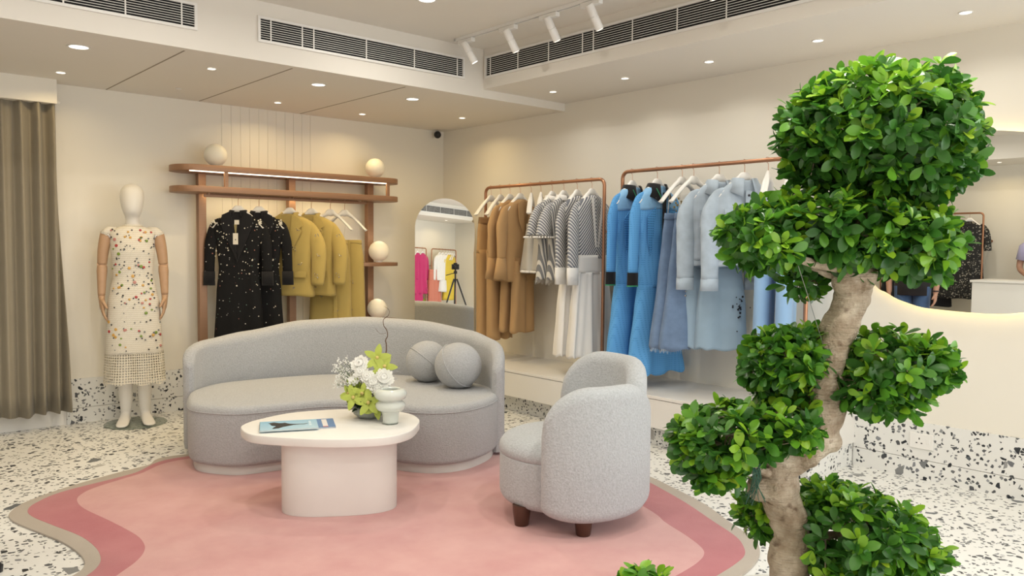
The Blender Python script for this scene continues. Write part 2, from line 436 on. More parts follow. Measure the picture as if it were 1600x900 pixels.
for x, y in ((1.5, 3.9), (0.0, 3.9), (-1.5, 3.9), (2.9, 2.2), (1.5, 2.2), (0.0, 2.2), (-1.5, 2.2), (2.15, 1.0), (1.2, .2), (-1.2, .2), (1.2, -2.2), (-1.2, -2.2), (2.9, -2.2)):
    downlight('large white downlight in the main ceiling, outside the picture', (x, y, ZC), .05, P_MAIN*(1.9 if y == 1.0 else 1), NEUT, 'downlights in the main ceiling', 170)
for x, y in ((-2.75, 5.6), (-2.75, 3.9), (-2.75, 1.5), (-2.75, -1.6), (-2.75, -3.2)):
    downlight('small downlight in the opposite soffit, seen only by mirror', (x, y, ZR if y < YS else ZS), .028, P_RIGHT*2, WARM, 'downlights in the opposite soffit', 150)
t = thing('smoke_detector', 'tiny flat ceiling disc between the left soffit seams and the wall', 'detector', G(279, 138, ZS))
MB().lathe([(.022, -.0005), (.024, -.004), (.018, -.007), (1e-4, -.0075)], 24, cap0=False).build('cover', M['whitefix'], t)

# track with spotlights
TX = 3.648
tr = thing('light_track', 'white ceiling track with a dark slot above the right air grille', 'light track', (TX, 0, ZC))
MB().box((-.017, 1.2, -.022), (-.006, 4.76, -.0005)).box((.006, 1.2, -.022), (.017, 4.76, -.0005)).box((-.017, 4.75, -.023), (.017, 4.77, -.0005)).build('rail', M['whitefix'], tr, False)
MB().box((-.006, 1.2, -.008), (.006, 4.75, -.0005)).build('slot', M['void'], tr, False)
def spot(label, y, aim, dy=.0):
    t = thing('track_spotlight', label, 'spotlight', (TX, y, ZC-.023), 0, 'white spotlights on the ceiling track')
    MB().box((-.018, -.10, -.03), (.018, .06, -.0005)).build('adapter', M['whitefix'], t, False, bev=.003)
    MB().tube([(0, -.03, -.028), (0, -.03, -.060)], .009, 10).build('stem', M['whitefix'], t)
    d = Vector(aim).normalized(); c = Vector((0, -.03, -.068))
    MB().tube([c - d*.05, c - d*.046, c + d*.022, c + d*.024, c + d*.028, c + d*.03, c + d*.108, c + d*.112], [.024, .0265, .0265, .024, .024, .0265, .0265, .025], 22).build('head', M['whitefix'], t)
    MB().tube([c + d*.1122, c + d*.114], .021, 20).build('lens', M['lamp'], t)
    l = bpy.data.lights.new('bulb', 'SPOT'); l.energy = P_TRACK; l.color = NEUT; l.spot_size = R_(70); l.spot_blend = .8; l.shadow_soft_size = .03
    o = bpy.data.objects.new('bulb', l); COL.objects.link(o); o.parent = t; o.location = c + d*.12; o.rotation_euler = d.to_track_quat('-Z', 'Y').to_euler()
spot('white track spotlight in front of the corner, first on the track', 4.66, (.55, -.25, -1))
spot('white track spotlight second from the corner', 4.20, (.62, -.1, -1))
spot('white track spotlight third from the corner', 3.80, (.62, -.1, -1))
spot('white track spotlight fourth from the corner, cut by the picture top', 3.43, (.62, -.1, -1))
for y in (2.6, 1.8): spot('white track spotlight above the picture', y, (.62, -.1, -1))

# security camera in the corner
sc_ = thing('security_camera', 'small round black-faced security camera high in the room corner', 'security camera', (4.80, YB, 2.455))
MB().tube([(0, -.001, .03), (0, -.03, .03)], .028, 20).build('mount', M['whitefix'], sc_)
MB().tube([(0, -.028, .02), (-.02, -.055, .0)], .026, 20).build('shell', M['whitefix'], sc_)
MB().ball((-.03, -.075, -.003), .036, 22, 14).build('lens', M['black'], sc_)

# wall socket
so = thing('wall_socket', 'white three-pin wall socket set in the terrazzo skirting', 'socket', (XR-.012, 1.877, .225))
MB().box((-.011, -.066, -.045), (0, .066, .045)).build('plate', M['whitefix'], so, False, bev=.003)
k = MB()
for y, z, w_, h_ in ((.012, .014, .006, .011), (.026, -.012, .010, .006), (-.002, -.012, .010, .006)): k.box((-.0116, y-w_/2, z-h_/2), (-.0105, y+w_/2, z+h_/2))
k.build('pin_hole', M['black'], so, False)
MB().box((-.0135, -.048, -.012), (-.0105, -.028, .016)).build('switch', M['whitefix'], so, False, bev=.001)

# ------------------------------------------------------------------ display bench along the right wall
bn = thing('display_bench', 'long low white display bench under the copper clothes rails', 'bench', (4.235, 2.28, 0))
BL = YB-2.28-.002; BD = XR-4.235-.001
MB().box((-.004, 0, .335), (BD, BL, .357)).build('top', M['white'], bn, False, bev=.002)
for a, b in ((0, 1.43), (1.434, 2.87), (2.874, BL)):
    MB().box((0, a, .140), (.02, b, .331)).build('front_panel', M['white'], bn, False, bev=.0015)
MB().box((.02, .0, .140), (BD, BL, .335)).build('carcass', M['white'], bn, False)
MB().box((.10, .01, 0), (BD, BL, .140)).build('plinth', M['terrazzo'], bn, False)
# ------------------------------------------------------------------ rug
def rugline(pix, n=14):
    return ccw([(p.x, p.y) for p in spline([G(x, y, .012) for x, y in pix], n, True)])
back = [(560,690),(800,703),(905,708)]
R_out = [(283,710),(230,726),(175,740),(100,761.5),(42,782.5),(17,798),(15,808),(28,817),(65,832),(100,847),(124,864),(132,877),(127,889),(105,903),(60,930),(90,1000),(400,1060),(800,1050),(1080,990),(1140,910),(1157,899),(1177,882),(1187,865),(1184,848),(1170,835),(1137,812),(1100,786),(1050,760),(1007,740),(950,719)]
R_mid = [(290,713),(205,740),(100,767),(56,785),(43,797),(51,807),(82,820),(125,837),(149,855),(157,872),(151,886),(132,901),(90,930),(140,985),(420,1030),(800,1020),(1020,960),(1090,915),(1120,899),(1150,880),(1164,866),(1161,851),(1148,836),(1112,812),(1075,787),(1037,765),(1005,749),(940,726)]
R_in = [(300,716),(215,741),(150,761),(127,772),(120,782),(132,795),(172,814),(211,835),(225,850),(224,863),(211,878),(182,899),(140,930),(190,975),(450,1005),(800,990),(980,940),(1030,912),(1057,899),(1087,881),(1100,867),(1096,855),(1073,837),(1040,816),(1025,803),(997,786),(960,765),(905,735)]
rug = thing('area_rug', 'wavy-edged pink area rug with deep rose band and taupe border', 'rug', (0, 0, 0))
def pile(name, ca, cb, sc=3.5):
    m = NT(name); c = m.obj(); nz = m.noise(c, sc, 5, rough=.6); f = m.noise(c, 420, 2)
    m.set(m.mix(m.map(nz, .3, .72, 0, 1), ca, cb), .95, 0, .15, .25); m.bump(f, .5, .003); return m.mat
for nm, line, top, mt in (('border', R_out+back[::-1], .0100, pile('taupe_pile', (.40,.345,.29), (.44,.385,.325))),
                          ('rose_band', R_mid+[(b[0], b[1]+4) for b in back[::-1]], .0112, pile('rose_pile', (.42,.135,.155), (.49,.185,.20))),
                          ('pink_field', R_in+[(b[0], b[1]+9) for b in back[::-1]], .0124, pile('pink_pile', (.555,.285,.28), (.64,.375,.36)))):
    MB().prism(rugline(line), 0.0005, top, 0, .003, 2).build(nm, mt, rug)
RUGZ = .0124

# ------------------------------------------------------------------ curved sofa
M['grey'] = boucle('grey_wool', (.48, .49, .505), 120)
M['greych'] = boucle('pale_grey_boucle', (.51, .535, .56), 100)
M['plinth'] = plain('sofa_plinth', (.66, .66, .64), .5)
sofa = thing('curved_sofa', 'curved grey wool sofa with wraparound back, behind the coffee table', 'sofa', LD(-1.08, 5.1, RUGZ), -YAW)
def S(l, d): return (l+1.08, d-5.1)
front = [(-2.045,5.10),(-1.985,4.86),(-1.87,4.64),(-1.70,4.555),(-1.55,4.545),(-1.38,4.635),(-1.16,4.76),(-1.0,4.785),(-.80,4.735),(-.60,4.635),(-.42,4.61),(-.25,4.70),(-.125,4.90),(-.085,5.08)]
innerb = [(-.10,5.22),(-.22,5.42),(-.48,5.62),(-.72,5.74),(-1.05,5.80),(-1.40,5.74),(-1.73,5.56),(-1.97,5.36)]
seat_out = ccw([(p.x, p.y) for p in spline([S(*q)+(0,) for q in front+innerb], 7, True)])
def inset(out, d):
    n = len(out); r = []
    for i in range(n):
        a, b = Vector(out[i-1]), Vector(out[(i+1) % n]); t = (b-a).normalized(); r.append((out[i][0]-t.y*d, out[i][1]+t.x*d))
    return r
MB().prism(inset(seat_out, .030), 0, .058, 0, .006, 3).build('plinth', M['plinth'], sofa)
MB().prism(seat_out, .050, .362, .03, .002, 4).build('seat_base', M['grey'], sofa)
MB().prism(inset(seat_out, -.001), .360, .403, .002, .040, 6).build('seat_cushion', M['grey'], sofa)
outerb = [(-2.125,5.04),(-2.155,5.15),(-2.125,5.38),(-1.95,5.66),(-1.62,5.89),(-1.08,6.0),(-.62,5.90),(-.28,5.70),(-.07,5.42),(-.012,5.18),(-.018,5.04)]
hs = [(0,.68),(.05,.68),(.12,.695),(.22,.725),(.36,.785),(.5,.805),(.64,.79),(.78,.745),(.88,.705),(.95,.675),(1,.66)]
pl = [Vector(S(*q)+(0,)) for q in outerb]; pl = spline(pl, 10)
acc = [0]
for i in range(1, len(pl)): acc.append(acc[-1] + (pl[i]-pl[i-1]).length)
rings = []; TH = .15
ends = .03
for i, p in enumerate(pl):
    s = acc[i]/acc[-1]; t = (pl[min(i+1, len(pl)-1)] - pl[max(i-1, 0)]).normalized(); nn = Vector((t.y, -t.x, 0))    # nn points to the seat
    e = min(acc[i], acc[-1]-acc[i]); k = 1.0 if e > ends else max(.02, math.sqrt(max(0, 1-((ends-e)/ends)**2)))
    kc = 1.0 if e > .24 else math.sqrt(max(0, 1-((.24-e)/.24)**2)); h = interp(hs, s)[0] - .14*(1-kc); th = (.068 + (TH-.068)*min(1, e/.75)**.9)*k; c = p + nn*(TH/2); hw = th/2; rr = min(hw, .07)
    ring = [c - nn*hw*.86 + Vector((0,0,.02)), c - nn*hw + Vector((0,0,.05)), c - nn*hw + Vector((0,0,h*.5)), c - nn*hw + Vector((0,0,h-rr))]
    for q in range(1, 8):
        a = math.pi*q/8; ring.append(c - nn*hw*math.cos(a) + Vector((0,0,h-rr+rr*math.sin(a))))
    ring += [c + nn*hw + Vector((0,0,h-rr)), c + nn*hw + Vector((0,0,h*.5)), c + nn*hw + Vector((0,0,.05)), c + nn*hw*.86 + Vector((0,0,.02))]
    rings.append(ring)
MB().loft(rings).build('backrest', M['grey'], sofa, angle=70)
sm = MB().tube([Vector((x, y, .361)) for x, y in inset(seat_out, -.001)] + [Vector((*inset(seat_out, -.001)[0], .361))], .0032, 6)
sm.build('piping', M['grey'], sofa)
def ballcush(label, p, r, ax):
    t = thing('ball_cushion', label, 'cushion', p, 0, 'grey ball cushions on the sofa')
    MB().ball((0, 0, 0), r, 40, 24, sc=(1, 1, .97)).build('cover', M['grey'], t)
    a = Vector(ax).normalized(); u = a.orthogonal().normalized(); v = a.cross(u)
    MB().tube([(u*math.cos(2*math.pi*i/64) + v*math.sin(2*math.pi*i/64))*(r*.998) for i in range(65)], .0042, 6).build('seam', M['grey'], t)
ballcush('grey ball cushion farther back on the sofa, half hidden by another', LD(-.578, 5.46, RUGZ+.402+.140), .146, RT*.5 + FW*.2 + Vector((0,0,.62)))
ballcush('grey ball cushion in front, at the right end of the sofa', LD(-.350, 5.225, RUGZ+.402+.149), .155, RT*.8 - FW*.35 + Vector((0,0,.55)))

# ------------------------------------------------------------------ coffee table
TT = .415
M['plaster'] = plain('white_plaster', (.78, .77, .74), .55, 0, .03, 8, .05, 60)
tab = thing('coffee_table', 'egg-shaped white coffee table on a thick oval pedestal', 'table', LD(-.90, 4.13, RUGZ), -YAW)
egg = [(-1.375,4.03),(-1.385,4.13),(-1.345,4.24),(-1.235,4.395),(-1.09,4.475),(-.93,4.52),(-.73,4.51),(-.575,4.42),(-.50,4.285),(-.487,4.15),(-.515,3.97),(-.625,3.85),(-.855,3.805),(-1.11,3.835),(-1.28,3.895)]
eg = ccw([(p.x, p.y) for p in spline([(a+.90, b-4.13, 0) for a, b in egg], 8, True)])
MB().prism(eg, TT-RUGZ-.043, TT-RUGZ, .004, .005, 3).build('tabletop', M['plaster'], tab)
ov = []
for i in range(72):
    a = 2*math.pi*i/72; c, s = math.cos(a), math.sin(a)
    x = .287*math.copysign(abs(c)**.72, c); y = .15*math.copysign(abs(s)**.8, s)
    b = R_(9); ov.append((x*math.cos(b)-y*math.sin(b)+.03, x*math.sin(b)+y*math.cos(b)-.105))
MB().prism(ov, 0, TT-RUGZ-.043, .003, 0, 2).build('pedestal', M['plaster'], tab)

# magazines
def slab(w_, d_, z0, z1): return [(-w_/2, -d_/2, z0), (w_/2, d_/2, z1)]
def mag_sky():
    m = NT('sky_cover'); c = m.obj(); x, y, z = sep(m, c)
    m.set(m.mix(m.map(y, -.12, .12, 0, 1), (.50, .72, .84), (.30, .56, .76)), .25); return m.mat
def magazine(label, loc, rz, w_, d_, th, cover):
    t = thing('magazine', label, 'magazine', loc, rz)
    MB().box((-w_/2+.002, -d_/2+.002, .0008), (w_/2-.001, d_/2-.002, th-.0008)).build('pages', plain('paper', (.70,.69,.66), .7), t, False)
    MB().box((-w_/2, -d_/2, 0), (w_/2, d_/2, .0008)).box((-w_/2, -d_/2, th-.0008), (w_/2, d_/2, th)).box((-w_/2, -d_/2, 0), (-w_/2+.0015, d_/2, th)).build('cover', cover, t, False)
    return t
mg = magazine('blue magazine underneath, only its right end showing', LD(-1.06, 4.10, TT), -YAW+R_(17), .285, .205, .007, plain('blue_cover', (.10, .24, .50), .25, 0, .2, 30))
MB().box((.080, -.075, .0071), (.106, .085, .0073)).build('title_panel', plain('white_print', (.75, .74, .74), .4, 0, .1, 60), mg, False)
MB().box((.080, -.09, .0071), (.106, -.077, .0073)).build('red_caption', plain('red_print', (.6, .15, .12), .4), mg, False)
mg = magazine('pale blue magazine with a dark flying figure on the cover', LD(-1.135, 4.045, TT+.0072), -YAW+R_(17), .285, .205, .007, mag_sky())
dk = [(-.10,.055),(-.072,.075),(-.05,.05),(-.03,.045),(-.018,.055),(-.005,.03),(.02,.012),(.05,.006),(.075,.006),(.088,.012),(.095,.006),(.08,-.004),(.05,-.006),(.02,-.012),(-.01,-.035),(-.03,-.045),(-.05,-.072),(-.082,-.078),(-.075,-.045),(-.062,-.02),(-.085,.0),(-.09,.03)]
MB().prism(ccw(dk), .0071, .0074).build('cover_figure', plain('dark_print', (.02, .022, .025), .3), mg, False)
k = MB()
for i in range(5): k.box((.100+.0, .05-.022*i, .0071), (.112, .066-.022*i, .0073))
k.build('cover_title', plain('pale_print', (.62, .78, .86), .4), mg, False)

# vase
def milk():
    m = NT('milky_glass'); m.b.inputs['Transmission Weight'].default_value = .12; m.b.inputs['Coat Weight'].default_value = .7; m.b.inputs['Subsurface Weight'].default_value = .3; m.b.inputs['Subsurface Radius'].default_value = (.05, .05, .05)
    return m.set((.73, .77, .72), .10)
va = thing('glass_vase', 'milky glass vase of two stacked bulging rings, beside the flowers', 'vase', LD(-.632, 4.155, TT))
prof = [(1e-4,.006),(.036,.002),(.040,.006),(.041,.02),(.043,.045),(.047,.062),(.052,.068),(.068,.074),(.077,.086),(.079,.098),(.075,.110),(.064,.119),(.060,.124),(.066,.128),(.079,.136),(.085,.149),(.086,.160),(.081,.173),(.068,.183),(.055,.186),(.047,.184),(.044,.178),(.050,.165),(.060,.150),(.050,.128),(.045,.115),(.055,.098),(.042,.07),(.036,.04),(.03,.014),(1e-4,.012)]
MB().lathe([(r, z) for r, z in prof], 48).build('body', milk(), va, angle=0)
MB().lathe([(.0395,.0005),(.0405,.004),(.0405,.008),(.030,.004),(1e-4,.004)], 40).build('base', M['glass'], va)

# ------------------------------------------------------------------ flower bowl
fb = thing('flower_arrangement', 'arrangement of white blooms and green orchids in a grey glass bowl', 'flowers', LD(-.770, 4.30, TT), -YAW)
def smoke():
    m = NT('smoky_glass'); m.b.inputs['Transmission Weight'].default_value = .3
    return m.set((.40, .43, .38), .12)
MB().lathe([(1e-4,.003),(.045,.0),(.055,.003),(.082,.022),(.093,.042),(.090,.060),(.078,.072),(.072,.074),(.070,.07),(.08,.058),(.083,.042),(.07,.022),(1e-4,.014)], 48).build('bowl', smoke(), fb, angle=0)
MB().lathe([(1e-4,.05),(.078,.052),(.07,.068),(1e-4,.074)], 30).build('floral_foam', plain('dark_moss', (.03,.05,.02), .9), fb)
def petal(L, W, curl, n=5, tipw=.25, cup=.0):
    """flat petal along +x, base at origin"""
    V = []; 
    for i in range(n+1):
        t = i/n; wd = W*math.sin(math.pi*min(1, (t*.86+.10)))**.8; z = curl*L*t*t
        for s in (-1, 0, 1): V.append((L*t, wd*s*.5, z + cup*abs(s)*wd))
    Fc = [(i*3+j, i*3+j+1, (i+1)*3+j+1, (i+1)*3+j) for i in range(n) for j in range(2)]
    return V, Fc
def place(mb, V, Fc, o, xdir, up, mi=0):
    x = Vector(xdir).normalized(); u = Vector(up); y = u.cross(x)
    if y.length < 1e-4: y = x.orthogonal()
    y.normalize(); z = x.cross(y); o = Vector(o)
    mb.add([o + x*a + y*b + z*c for a, b, c in V], Fc, mi)
def bloom(mb, c, ax, R, n, layers, W, curl0):
    ax = Vector(ax).normalized(); u = ax.orthogonal().normalized(); v = ax.cross(u)
    for L in range(layers):
        el = R_(12 + 68*L/max(1, layers-1)); m = max(5, int(n*(1-.45*L/max(1, layers))))
        for i in range(m):
            a = 2*math.pi*(i + .5*(L % 2))/m + rng.uniform(-.15, .15)
            d = (u*math.cos(a) + v*math.sin(a))*math.cos(el) + ax*math.sin(el)
            place(mb, *petal(R*(1-.35*L/layers)*rng.uniform(.9, 1.1), W, curl0), c, d, ax)
def whitepetal():
    m = NT('white_petal'); m.set((.95, .95, .91), .6, 0, .3); t = m.n('ShaderNodeBsdfTranslucent'); t.inputs[0].default_value = (.95, .95, .90, 1)
    x = m.n('ShaderNodeMixShader'); x.inputs[0].default_value = .15; m.l(m.b.outputs[0], x.inputs[1]); m.l(t.outputs[0], x.inputs[2]); m.l(x.outputs[0], m.out.inputs[0]); return m.mat
M['petalw'] = whitepetal(); M['orchid'] = plain('orchid_green', (.42, .50, .08), .5, 0, .2, 40)
M['leafd'] = plain('dark_leaf', (.025, .065, .025), .4, 0, .3, 30); M['lime'] = plain('lime_filler', (.36, .46, .06), .6, 0, .2, 60)
M['stemg'] = plain('grey_green_stem', (.16, .20, .13), .7); M['twig'] = plain('brown_twig', (.12, .075, .045), .8)
# local x = right, y = away, z = up ; camera looks from -y
for i, (x, y, z, R, n, L) in enumerate(((-.035,-.03,.245,.042,12,4), (.035,-.06,.195,.048,16,5), (.085,-.04,.215,.055,20,4), (-.075,-.04,.20,.036,9,4), (-.045,.0,.285,.05,22,3), (.002,-.05,.225,.042,14,4), (.055,-.075,.165,.040,12,5))):
    k = MB(); bloom(k, (x, y, z), (x*2.2, -.75, .5), R*1.05, n+2, L, R*.62, .22); a_ = Vector((x*2.2, -.75, .5)).normalized(); k.ball(Vector((x, y, z)) + a_*R*.22, R*.56, 12, 8); k.build('white_bloom', M['petalw'], fb, angle=0)
for i, (x, y, z, R) in enumerate(((.045,.0,.325,.075), (.085,-.01,.28,.07), (.06,-.02,.255,.06), (-.065,-.09,.125,.07), (.015,-.10,.10,.075), (-.02,-.085,.145,.06), (.055,-.09,.075,.068), (-.095,-.06,.14,.05))):
    k = MB(); ax = Vector((x*1.5, -.8, .25)).normalized(); u = ax.orthogonal().normalized(); v = ax.cross(u)
    for j in range(5):
        a = 2*math.pi*j/5 + i; d = (u*math.cos(a) + v*math.sin(a))*.92 + ax*.35
        place(k, *petal(R, R*.52, -.22), (x, y, z), d, ax)
    o = k.build('orchid', M['orchid'], fb, angle=0)
    kk = MB().ball((x+ax.x*.012, y+ax.y*.012, z+ax.z*.012), .010, 10, 8); kk.build('orchid_lip', plain('orchid_lip', (.62, .50, .16), .5), o)
k = MB()
for i in range(120):
    a = rng.uniform(0, 2*math.pi); d = Vector((math.cos(a), math.sin(a), rng.uniform(-.25, .6)))
    o = Vector((math.cos(a)*.055, math.sin(a)*.055, rng.uniform(.055, .15)))
    place(k, *petal(rng.uniform(.045, .075), rng.uniform(.024, .034), -.2), o, d, (0, 0, 1))
k.build('foliage', M['leafd'], fb, angle=0)
k = MB()
for i in range(150):
    o = Vector((rng.gauss(-.06, .022), rng.gauss(-.04, .02), rng.gauss(.155, .022))); d = Vector((o.x*1.5, rng.uniform(-1, .2), rng.uniform(.3, 1.3)))
    place(k, *petal(rng.uniform(.018, .032), .006, -.1), o, d, (0, 0, 1))
k.build('lime_filler', M['lime'], fb, angle=0)
k = MB(); kb = MB()
for i in range(60):
    left = i < 44
    tip = Vector((rng.uniform(-.19, -.04), rng.uniform(-.06, .07), rng.uniform(.17, .31))) if left else Vector((rng.uniform(.04, .13), rng.uniform(-.08, .0), rng.uniform(.12, .18)))
    b = Vector((tip.x*.2, tip.y*.2, .07)); mid = (b+tip)/2 + Vector((rng.uniform(-.01,.01), 0, .03)); pts = spline([b, mid, tip], 4)
    k.tube(pts, .0014, 4)
    for q in range(11):
        c = tip + Vector((rng.gauss(0, .011), rng.gauss(0, .011), rng.gauss(0, .011))); kb.ball(c, rng.uniform(.0020, .0046), 6, 4)
k.build('sprig_stem', M['stemg'], fb); o = kb.build('gypsophila', plain('tiny_white_flower', (.85, .85, .81), .7), fb); o['kind'] = 'stuff'
k = MB()
for i in range(90):
    b = Vector((.085, .02, .19)) + Vector((rng.gauss(0, .012), rng.gauss(0, .01), rng.uniform(-.03, .06))); d = Vector((rng.uniform(-.1, 1.1), rng.uniform(-.4, .4), rng.uniform(-.5, 1.2))).normalized()
    L = rng.uniform(.03, .075); k.tube([b, b+d*L*.5+Vector((0,0,.004)), b+d*L+Vector((0,0,-.004))], [.0009, .0008, .0004], 3)
k.build('feather_grass', plain('silver_grass', (.50, .50, .55), .8), fb)
tw = [(.0,.02,.08),(.02,.02,.20),(.055,.01,.28),(.088,.01,.345),(.092,.01,.395),(.088,.01,.42),(.100,.0,.445),(.094,.01,.475),(.080,.0,.50),(.076,.01,.53),(.090,.01,.545),(.104,.0,.555),(.108,.01,.575),(.100,.01,.592),(.080,.0,.605)]
k = MB().tube(spline(tw, 5), [.0042 - .0034*i/(len(spline(tw,5))-1) for i in range(len(spline(tw, 5)))], 7)
k.tube(spline([(.090,.01,.46),(.07,.0,.455),(.05,.0,.465),(.036,.0,.485)], 5), .0010, 5)
k.tube(spline([(.03,.02,.22),(-.01,.02,.25),(-.02,.02,.30)], 5), .0010, 5)
k.build('curly_twig', M['twig'], fb)

# ------------------------------------------------------------------ tub chair
ch = thing('tub_chair', 'pale grey boucle tub chair on short brown legs, right of the coffee table', 'armchair', LD(.27, 3.98, RUGZ), -YAW)
def leg(x, y):
    MB().lathe([(.031, 0), (.034, .004), (.044, .075), (.045, .10)], 24, (x, y, 0)).build('leg', plain('walnut', (.075, .030, .018), .35, 0, .2, 25), ch)
for x, y in ((-.215,-.20), (.07,-.33), (-.13,.20), (.20,.10)): leg(x, y)
def drum(r, n=56): return [(r*math.cos(2*math.pi*i/n), r*math.sin(2*math.pi*i/n)) for i in range(n)]
MB().prism(drum(.325), .078, .318, .055, .010, 5).build('seat_base', M['greych'], ch)
# domed cushion
pr = [(1e-4,.308),(.30,.308),(.322,.316),(.330,.335),(.326,.36),(.305,.388),(.26,.408),(.18,.422),(.09,.428),(1e-4,.43)]
MB().lathe(pr, 56).build('seat_cushion', M['greych'], ch, angle=0)
def shell(name, a0, a1, rin, th, ztop, zbot, corner, squash=1.0, rot=0.0, flare=0.0, cx=0, cy=0):
    n = 44; rings = []
    for i in range(n+1):
        t = i/n; a = R_(a0 + (a1-a0)*t); e = min(t, 1-t)*abs(R_(a1-a0))*(rin+th/2)
        k = 1.0 if e > corner else math.sqrt(max(0, 1-((corner-e)/corner)**2))
        ke = 1.0 if e > th/2 else max(.03, math.sqrt(max(0, 1-((th/2-e)/(th/2))**2)))
        zt = ztop - corner*(1-k); zb = zbot + corner*.30*(1-k); hw = th/2*ke; rc = rin + th/2; d = Vector((math.cos(a), math.sin(a)*squash, 0)); c0 = d*rc + Vector((cx, cy, 0))
        ring = []
        for q in range(9):
            b = math.pi*q/8; ring.append(c0 - d*hw*math.cos(b) + Vector((0, 0, zt-hw + hw*math.sin(b))))
        for q in range(9):
            b = math.pi*q/8; ring.append(c0 + d*hw*math.cos(b) + Vector((0, 0, zb+hw - hw*math.sin(b))))
        rings.append(ring)
    MB().loft(rings).build(name, M['greych'], ch, angle=0)
shell('backrest', -26, 90, .300, .105, .780, .085, .25)
shell('armrest', -110, -12, .318, .115, .698, .070, .23)
# ------------------------------------------------------------------ curtain
M['curtain'] = cloth('curtain_cloth', (.31, .275, .21), .06, 4, 500, .9, .2)
cu = thing('curtain', 'tall taupe curtain hanging in the doorway at the left', 'curtain', (.55, 6.50, 0))
def curtain_mesh():
    nx, nz = 560, 14; V = []
    rr = random.Random(3); ph = [rr.uniform(0, 6.28) for _ in range(6)]
    for j in range(nz+1):
        t = j/nz; z = 2.375 - t*(2.375-.115)
        for i in range(nx+1):
            u = i/nx; spread = 1 + .045*t
            x = -.75 + (1.572*u)*spread
            amp = .034 + .020*t
            y = amp*(math.sin(x*68 + ph[0] + 1.6*math.sin(x*6.3) + .5*t) * (.85+.35*math.sin(x*9+1)) + math.sin(x*117 + ph[1] + t*.8)*.30*(1-.45*t) + math.sin(x*13 + ph[2] + t*1.2)*.45)
            y += .012*math.sin(u*90 + ph[3])*(1-t)**2
            V.append((x, y - .01*t, z - .006*math.sin(x*24)*t))
    Fc = [(j*(nx+1)+i, j*(nx+1)+i+1, (j+1)*(nx+1)+i+1, (j+1)*(nx+1)+i) for j in range(nz) for i in range(nx)]
    return MB().add(V, Fc)
curtain_mesh().build('drape', M['curtain'], cu, angle=0, solid=.003)
MB().tube([(-.8, 0, 2.352), (.86, 0, 2.352)], .009, 8).build('curtain_rail', M['whitefix'], cu)

# ------------------------------------------------------------------ bronze clothes shelf
sh = thing('clothes_shelf', 'bronze clothes shelf with two rounded boards, lit strip and hanging rail', 'shelf', (3.155, 6.37, 0))
def board(x0, x1, y0, y1, r, z0, z1, name):
    MB().prism(ccw(stadium(x0-3.155, x1-3.155, y0-6.37, y1-6.37, r, 9)), z0, z1, .002, .002, 2).build(name, M['bronze'], sh)
board(2.135, 4.165, 6.195, 6.575, .178, 1.910, 1.957, 'upper_board')
board(2.135, 4.165, 6.195, 6.575, .178, 1.748, 1.794, 'lower_board')
for x in (2.404, 3.178, 3.960):
    MB().box((x-3.155-.031, .090, 0), (x-3.155+.031, .148, 1.749)).box((x-3.155-.031, .090, 1.793), (x-3.155+.031, .148, 1.911)).build('post', M['bronze'], sh, False, bev=.003)
for x in (2.50, 3.99): MB().box((x-3.155-.014, -.165, 1.793), (x-3.155+.014, -.140, 1.911)).build('strut', M['bronze'], sh, False, bev=.002)
MB().box((-.93, -.150, 1.9035), (.83, -.130, 1.9105)).build('led_strip', M['strip'], sh, False)
l = bpy.data.lights.new('strip_light', 'AREA'); l.shape = 'RECTANGLE'; l.size = 1.76; l.size_y = .02; l.energy = P_STRIP; l.color = WARM
o = bpy.data.objects.new('strip_light', l); COL.objects.link(o); o.parent = sh; o.location = (-.05, -.12, 1.900); 
MB().box((-.74, .030, 1.7425), (.62, .045, 1.7475)).build('led_strip', M['strip'], sh, False)  # added unseen strip, brightens the wall below the shelf
MB().box((-.75, .018, 1.722), (.63, .023, 1.7478)).build('added_strip_cover', M['bronze'], sh, False)  # added cover, keeps the extra strip out of view
l = bpy.data.lights.new('strip_light', 'AREA'); l.shape = 'RECTANGLE'; l.size = 1.34; l.size_y = .012; l.energy = P_UNDER; l.color = WARM  # area light of the added strip
o = bpy.data.objects.new('strip_light', l); COL.objects.link(o); o.parent = sh; o.location = (-.06, .038, 1.7405); o.rotation_euler = (R_(18), 0, 0)
MB().box((-.80, -.075, 1.715), (.66, -.065, 1.735)).build('hanging_rail', M['bronze'], sh, False, bev=.002)
for x in (-.76, -.05, .62): MB().box((x-.005, -.075, 1.733), (x+.005, -.065, 1.749)).build('rail_bracket', M['bronze'], sh, False)
for z in (1.19, .665):
    MB().prism(ccw(stadium(.475, 1.01, -.175, .205, .178, 9)), z-.032, z, .002, .002, 2).build('side_board', M['bronze'], sh)
def globe(label, x, z, r, lit):
    t = thing('globe_lamp', label, 'lamp', (x, 6.36, z), 0, 'frosted globe lamps on the bronze shelf')
    MB().lathe([(.03, 0), (.034, .002), (.034, .010), (.028, .014)], 24).build('base', M['whitefix'], t)
    MB().ball((0, 0, r+.008), r, 32, 20).build('globe', M['globelit'] if lit else M['globe'], t, angle=0)
    if lit:
        l = bpy.data.lights.new('bulb', 'POINT'); l.energy = 1.6; l.color = SOFTWARM; l.shadow_soft_size = r
        o = bpy.data.objects.new('bulb', l); COL.objects.link(o); o.parent = t; o.location = (0, -.02, r*2+.03)
globe('frosted globe lamp on the top board, left end', 2.475, 1.957, .088, False)
globe('frosted globe lamp on the top board, right end', 3.945, 1.957, .088, False)
globe('frosted globe lamp on the small side board beside the yellow skirts', 3.985, 1.19, .094, True)
globe('frosted globe lamp on the lowest side board, just above the sofa back', 3.965, .665, .09, True)

